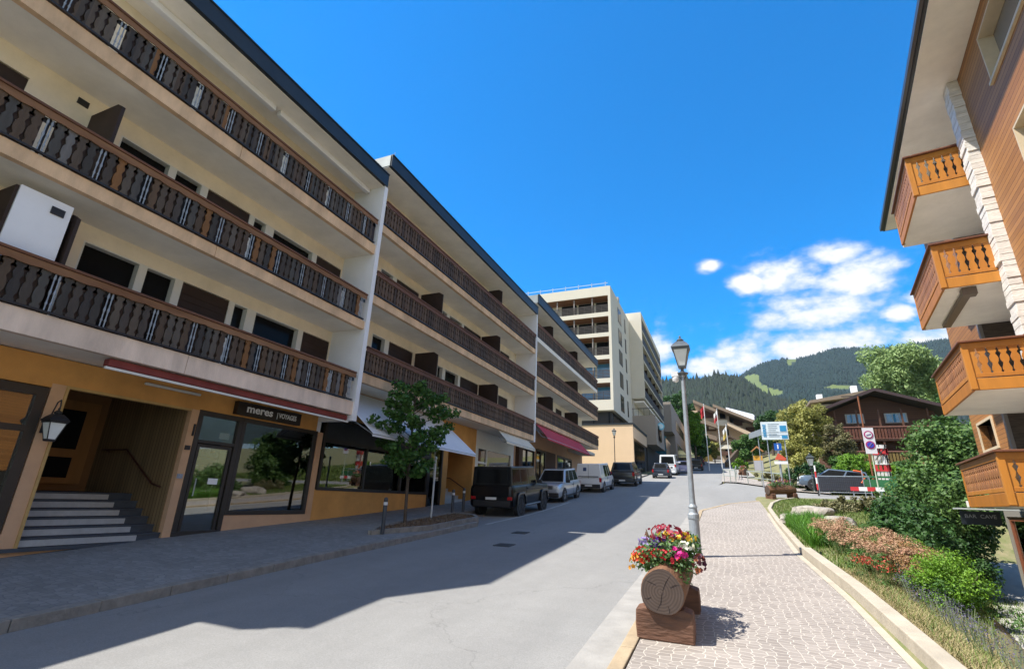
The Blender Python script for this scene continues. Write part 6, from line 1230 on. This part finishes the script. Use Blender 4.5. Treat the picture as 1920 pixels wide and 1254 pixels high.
# young plants across the driveway side
tree('climbing_shrub', 'green branches hanging below the bar sign', 'shrub', RW(3.6,22.5,-.6), RW(3.4,22.5,.6), (.9,1.0,.95), L_dark, 5200, .10, 80, ncl=34, cr=.35, trunk=.03)
# flower masses of the bed
g = np.random.default_rng(8)
def patch(label, name, pts, leafm, n, size, seed, stemcol=None, h=(.25,.5), spread=.3, cat_='flowers', hz=.08, asp=.6, dz=.15, kind=None, cr=(.10,.07)):
    """flowering plants: heads on a mound over stems; pts = list of (x,y)"""
    g = np.random.default_rng(seed); x0, y0 = pts[0]; t = world_thing(name, label, cat_, (x0, y0, T(x0, y0))); cls = []; st = MB()
    for (x, y) in pts:
        for k in range(9):
            a = g.random()*2*pi; r = spread*sqrt(g.random()); px_, py_ = x+r*cos(a), y+r*sin(a); hh = g.uniform(*h); z = T(px_, py_)+hh; cls.append((px_, py_, z, cr[0], cr[0], cr[1]))
            if stemcol: st.tube([(px_+(x-px_)*.4, py_+(y-py_)*.4, T(px_, py_)-.03), (px_, py_, z)], [.006,.004], 4)
    leaves('flower_heads', leafm, t, cls, n, size, seed, asp, up=.9, shell=.3)
    if stemcol: st.build('stems', stemcol, t)
    return t
stem_g = mat('stem_green', (.07,.12,.03), .7, isl=[(.05,.10,.02),(.12,.16,.05),(.2,.2,.09)])
gp_ = np.random.default_rng(77)
patch('mass of faded pink sedum heads along the middle of the bed', 'pink_flowers', [(2.15+.85*gp_.random()*(1 if y < 14 else .6), y) for y in np.linspace(10.6, 16.2, 34)], L_sedum, 15000, .035, 81, stem_g, (.32,.52), .34)
patch('rust brown dried flowers below the pink sedum', 'dried_flowers', [(2.5+.4*gp_.random(), y) for y in np.linspace(10.1, 12.4, 14)], L_rust, 9000, .035, 82, stem_g, (.26,.46), .3, asp=.35)
patch('small red flowers in front of the pink sedum', 'red_flowers', [(2.05,10.5),(2.2,10.2)], lm('flower_red', [(.42,.05,.035),(.5,.10,.06),(.3,.04,.03)]), 420, .03, 83, stem_g, (.3,.42), .22)
patch('row of purple lavender along the edge of the bed', 'lavender', [(2.2+.2*gp_.random()+.05*(y-5), y) for y in np.linspace(5.8, 10.4, 20)], L_lav, 3600, .02, 84, mat('stem_grey_green', (.16,.20,.10), .8, isl=[(.12,.16,.08),(.2,.24,.13)]), (.16,.34), .25, asp=.4)
patch('green undergrowth beneath the pink sedum', 'undergrowth', [(2.1+1.1*gp_.random(), y) for y in np.linspace(9.3, 16.5, 40)], L_mid, 15000, .06, 85, None, (.06,.46), .35, cat_='undergrowth', asp=.3)
def blades(name, label, cat_, pts, hgt, m, seed, w=.006, lean=.4, kind=None, parent=None, base=None):
    g = np.random.default_rng(seed); n = len(pts); P = np.array([(x, y, T(x, y)-.01) for x, y in pts]); a = g.random(n)*2*pi; H_ = hgt*(.5+.8*g.random(n)); d = np.stack([np.cos(a), np.sin(a), 0*a], 1); s = np.stack([-np.sin(a), np.cos(a), 0*a], 1)*w
    l1 = d*(lean*H_*.3*g.random(n))[:, None]; l2 = d*(lean*H_*(.5+g.random(n)))[:, None]; up = np.array([0, 0, 1.])
    V = np.stack([P-s, P+s, P+l1+s*.8+up*(H_*.55)[:, None], P+l1-s*.8+up*(H_*.55)[:, None], P+l2+up*(H_)[:, None]], 1).reshape(-1, 3); k = np.arange(n)[:, None]*5
    F = np.concatenate([np.hstack([k, k+1, k+2]), np.hstack([k, k+2, k+3]), np.hstack([k+3, k+2, k+4])])
    F = F.reshape(3, n, 3).transpose(1, 0, 2).reshape(-1, 3)
    if base is not None: V = V-np.array(base)
    o = np_mesh(name, V, F, m, parent); 
    if base is not None: o.location = base
    if parent is None: tag(o, label, cat_, kind=kind)
    return o
gr_green = lm('grass_green', [(.07,.13,.02),(.13,.20,.035),(.20,.24,.06)]); gr_straw = lm('grass_straw', [(.36,.29,.14),(.48,.40,.22),(.26,.24,.11)], .8, .15); gr_br = lm('grass_lush', [(.06,.17,.02),(.10,.26,.025),(.16,.33,.04)])
g = np.random.default_rng(5)
def area(n, x0, x1, y0, y1, f=None):
    P = np.stack([g.uniform(x0, x1, n), g.uniform(y0, y1, n)], 1); return [(x, y) for x, y in P if x > xwall(y)+.2 and (f is None or f(x, y))]
blades('grass', 'dry straw coloured grass in the near part of the flower bed', 'grass', area(60000, 1.75, 2.75, 3.8, 11.5, lambda x, y: x < .34*y), .09, gr_straw, 91, .0035, .9, 'stuff')
blades('grass', 'thin green grass among the dry grass of the bed', 'grass', area(9000, 1.9, 3.2, 5.5, 12, lambda x, y: x < .335*y), .13, gr_green, 92, .004, .6, 'stuff')
blades('grass', 'short green turf on the far garden slope', 'grass', area(42000, 1.6, 8., 11, 31.5), .11, gr_green, 93, .008, .6, 'stuff')
bt_ = (1.95, 17.5, T(1.95, 17.5)); pts = [(1.78+.85*g.random()**1.3, 14.6+5.6*g.random()) for _ in range(5200)]
blades('ornamental_grass', 'tall lush grass clump beside the curved kerb wall', 'ornamental grass', pts, .42, gr_br, 94, .011, .55, base=bt_)
mead = [(x, y) for x, y in np.stack([g.uniform(5, 30, 26000), g.uniform(38, 66, 26000)], 1)]
blades('grass', 'rough green grass around the dark chalet', 'grass', mead, .35, gr_green, 95, .03, .5, 'stuff')
# boulders
def rock(label, x, y, r, sc, seed, m):
    g = random.Random(seed); bm = bmesh.new(); bmesh.ops.create_icosphere(bm, subdivisions=4, radius=1)
    import mathutils
    for v in bm.verts:
        n1 = mathutils.noise.noise(v.co*1.3+Vector((seed, 0, 0))); n2 = mathutils.noise.noise(v.co*4+Vector((0, seed, 0))); v.co = v.co*(1+.28*n1+.07*n2); v.co.z = v.co.z*.7; v.co = Vector((v.co.x*sc[0], v.co.y*sc[1], v.co.z*sc[2]))*r
        if v.co.z > .42*r: v.co.z = .42*r+(v.co.z-.42*r)*.35
    me = bpy.data.meshes.new('boulder'); bm.to_mesh(me); bm.free(); me.materials.append(m); o = bpy.data.objects.new('boulder', me); COL.objects.link(o); o.location = (x, y, T(x, y)+.1*r); o.rotation_euler = (0, 0, seed); tag(o, label, 'boulder', 'garden boulders')
rk = mat('pale_boulder', (.34,.31,.27), .9, .5, 2.5, .9, 9)
rock('large rounded pale boulder at the back of the rock group', 2.9, 22.6, .62, (1.2,.9,1), 3, rk); rock('long pale boulder lying nearest the curved kerb wall', 2.35, 20.9, .5, (1.1,1.5,.8), 5, rk); rock('angular pale boulder in front of the dried shrubs', 3.3, 20.0, .48, (1.4,1,.8), 8, rk); rock('small white stone near the foot of the dark shrub', 4.7, 21.2, .22, (1,1,1), 11, white_pl); rock('flat pale stone right of the long boulder', 2.9, 19.0, .42, (1.3,1,.5), 14, rk)
# ------------------------------------------------------------------ hills and forest
import mathutils
hill_g = mat('hill_forest_floor', (.008,.02,.012), .95, .4, .02)
def ridge(pts):
    q = [ratio(x, y) for x, y in pts]; q.sort(); return [a for a, b in q], [b for a, b in q]
R1 = ridge([(1100,722),(1238,713),(1270,706),(1300,709),(1340,702),(1385,703),(1400,712),(1440,738),(1480,752),(1560,768),(1640,790)])
R2 = ridge([(1100,735),(1300,722),(1385,706),(1400,694),(1420,683),(1440,676),(1470,670),(1490,670),(1510,668),(1560,652),(1600,650),(1640,653),(1680,648),(1720,640),(1770,634),(1850,625),(2000,600)])
U1 = np.concatenate([[-1.6], R1[0], [.9]]); E1 = np.concatenate([[.20], R1[1], [.06]]); U2 = np.concatenate([[-1.6], R2[0], [2.2]]); E2 = np.concatenate([[.16], R2[1], [.20]])
MEAD = [[ratio(*p) for p in q] for q in ([(1393,706),(1417,700),(1424,704),(1424,716),(1446,728),(1470,733),(1468,738),(1440,744),(1418,734),(1404,722)], [(1478,671),(1495,668),(1490,678),(1480,684),(1474,682)], [(1544,727),(1560,721),(1600,722),(1596,728),(1560,729)])]
def inpoly(u, v, q):
    c = False; n = len(q)
    for i in range(n):
        (x1, y1), (x2, y2) = q[i], q[(i+1) % n]
        if (y1 > v) != (y2 > v) and u < (x2-x1)*(v-y1)/(y2-y1)+x1: c = not c
    return c
def hillpt(k, u, t):
    if k == 1: ya, yb, e0, E = 260., 760., .085, float(np.interp(u, U1, E1))
    else: ya, yb, e0, E = 700., 1900., .12, float(np.interp(u, U2, E2))-.0035
    if k == 1: E -= .010
    y = ya+(yb-ya)*t; e = e0+(E-e0)*(t**.85); x = u*y; nz_ = mathutils.noise.noise(Vector((x/90, y/90, k)))*(.012 if k == 2 else .01)*y*(1-t)*min(1, t*6)
    return x, y, CH+e*y+nz_
def hill(k, us, nt, name, m):
    V = []; F = []
    for u in us:
        for j in range(nt+1): V.append(hillpt(k, u, j/nt))
        x, y, z = V[-1]; V.append((x*1.15, y*1.15, z*.8))
    w = nt+2
    for i in range(len(us)-1):
        for j in range(w-1): F.append((i*w+j, (i+1)*w+j, (i+1)*w+j+1, i*w+j+1))
    return struct(np_mesh(name, V, F, m, smooth=True))
hill(1, np.linspace(-1.6, .9, 160), 24, 'hill', hill_g)
h2o = hill(2, np.linspace(-1.6, 2.2, 420), 90, 'hill', [hill_g, meadow])
mi = np.zeros(len(h2o.data.polygons), np.int32); tr = lambda p: (p.center.x/p.center.y, (p.center.z-CH)/p.center.y)
for p in h2o.data.polygons:
    u, v = p.center.x/p.center.y, (p.center.z-CH)/p.center.y
    if .03 < u < .26 and any(inpoly(u, v, q) for q in MEAD): mi[p.index] = 1
h2o.data.polygons.foreach_set('material_index', mi)
f_far = mat('far_conifer_needles', (.02,.05,.03), .9, isl=[(.002,.011,.010),(.003,.016,.013),(.005,.023,.016)]); f_near = mat('near_conifer_needles', (.03,.06,.025), .9, isl=[(.003,.009,.006),(.006,.015,.008),(.010,.022,.010)])
def forest(name, label, k, n, umin, umax, hmin, hmax, m, seed, tmin=0., tp=.6):
    g = np.random.default_rng(seed); V = []; F = []; q = 6
    for _ in range(n):
        u = g.uniform(umin, umax); t = tmin+(1-tmin)*g.random()**tp; x, y, z = hillpt(k, u, t)
        if k == 2:
            v = (z-CH)/y
            if .03 < u < .26 and (any(inpoly(u, v, qd) for qd in MEAD) or any(inpoly(u, v+.006, qd) for qd in MEAD)): continue
        h = g.uniform(hmin, hmax); r = h*g.uniform(.17,.24); b = len(V); a0 = g.random()*6
        for (rr, zz) in ((r, .08*h), (r*.62, .48*h), (r*.72, .42*h)):
            for i in range(q): a = a0+2*pi*i/q; V.append((x+rr*cos(a), y+rr*sin(a), z-1+zz))
        V.append((x+g.uniform(-.3,.3), y, z-1+h))
        for i in range(q):
            j = (i+1) % q; F.append((b+i, b+j, b+q+j)); F.append((b+i, b+q+j, b+q+i)); F.append((b+2*q+i, b+2*q+j, b+3*q))
    o = np_mesh(name, V, F, m); tag(o, label, 'forest', kind='stuff'); return o
forest('forest', 'dark conifer forest on the lower left hill', 1, 15000, -.30, .34, 8, 13, f_near, 101, .0, .55)
forest('forest', 'darker nearer conifers at the foot of the hills behind the houses', 1, 1500, -.12, .36, 13, 19, f_near, 103, .0, 1.6)
forest('forest', 'blue green conifer forest on the high right hill', 2, 36000, -.25, .62, 8, 13, f_far, 102, .12, .6)
# air between here and the hills
mh = bpy.data.materials.new('haze_air'); mh.use_nodes = True; nn = mh.node_tree.nodes; nn.remove(nn['Principled BSDF']); pv = nn.new('ShaderNodeVolumePrincipled'); pv.inputs['Color'].default_value = (.55,.80,1,1); pv.inputs['Density'].default_value = .00006; pv.inputs['Anisotropy'].default_value = .2
mh.node_tree.links.new(pv.outputs[0], nn['Material Output'].inputs['Volume'])
HAZE = True
if HAZE:
    mb = MB(); mb.box(-6300, 6300, -6300, 6300, -420, 700); o = mb.build('haze', mh); o['kind'] = 'stuff'; tag(o, 'thin bluish air between the street and the hills', 'haze')
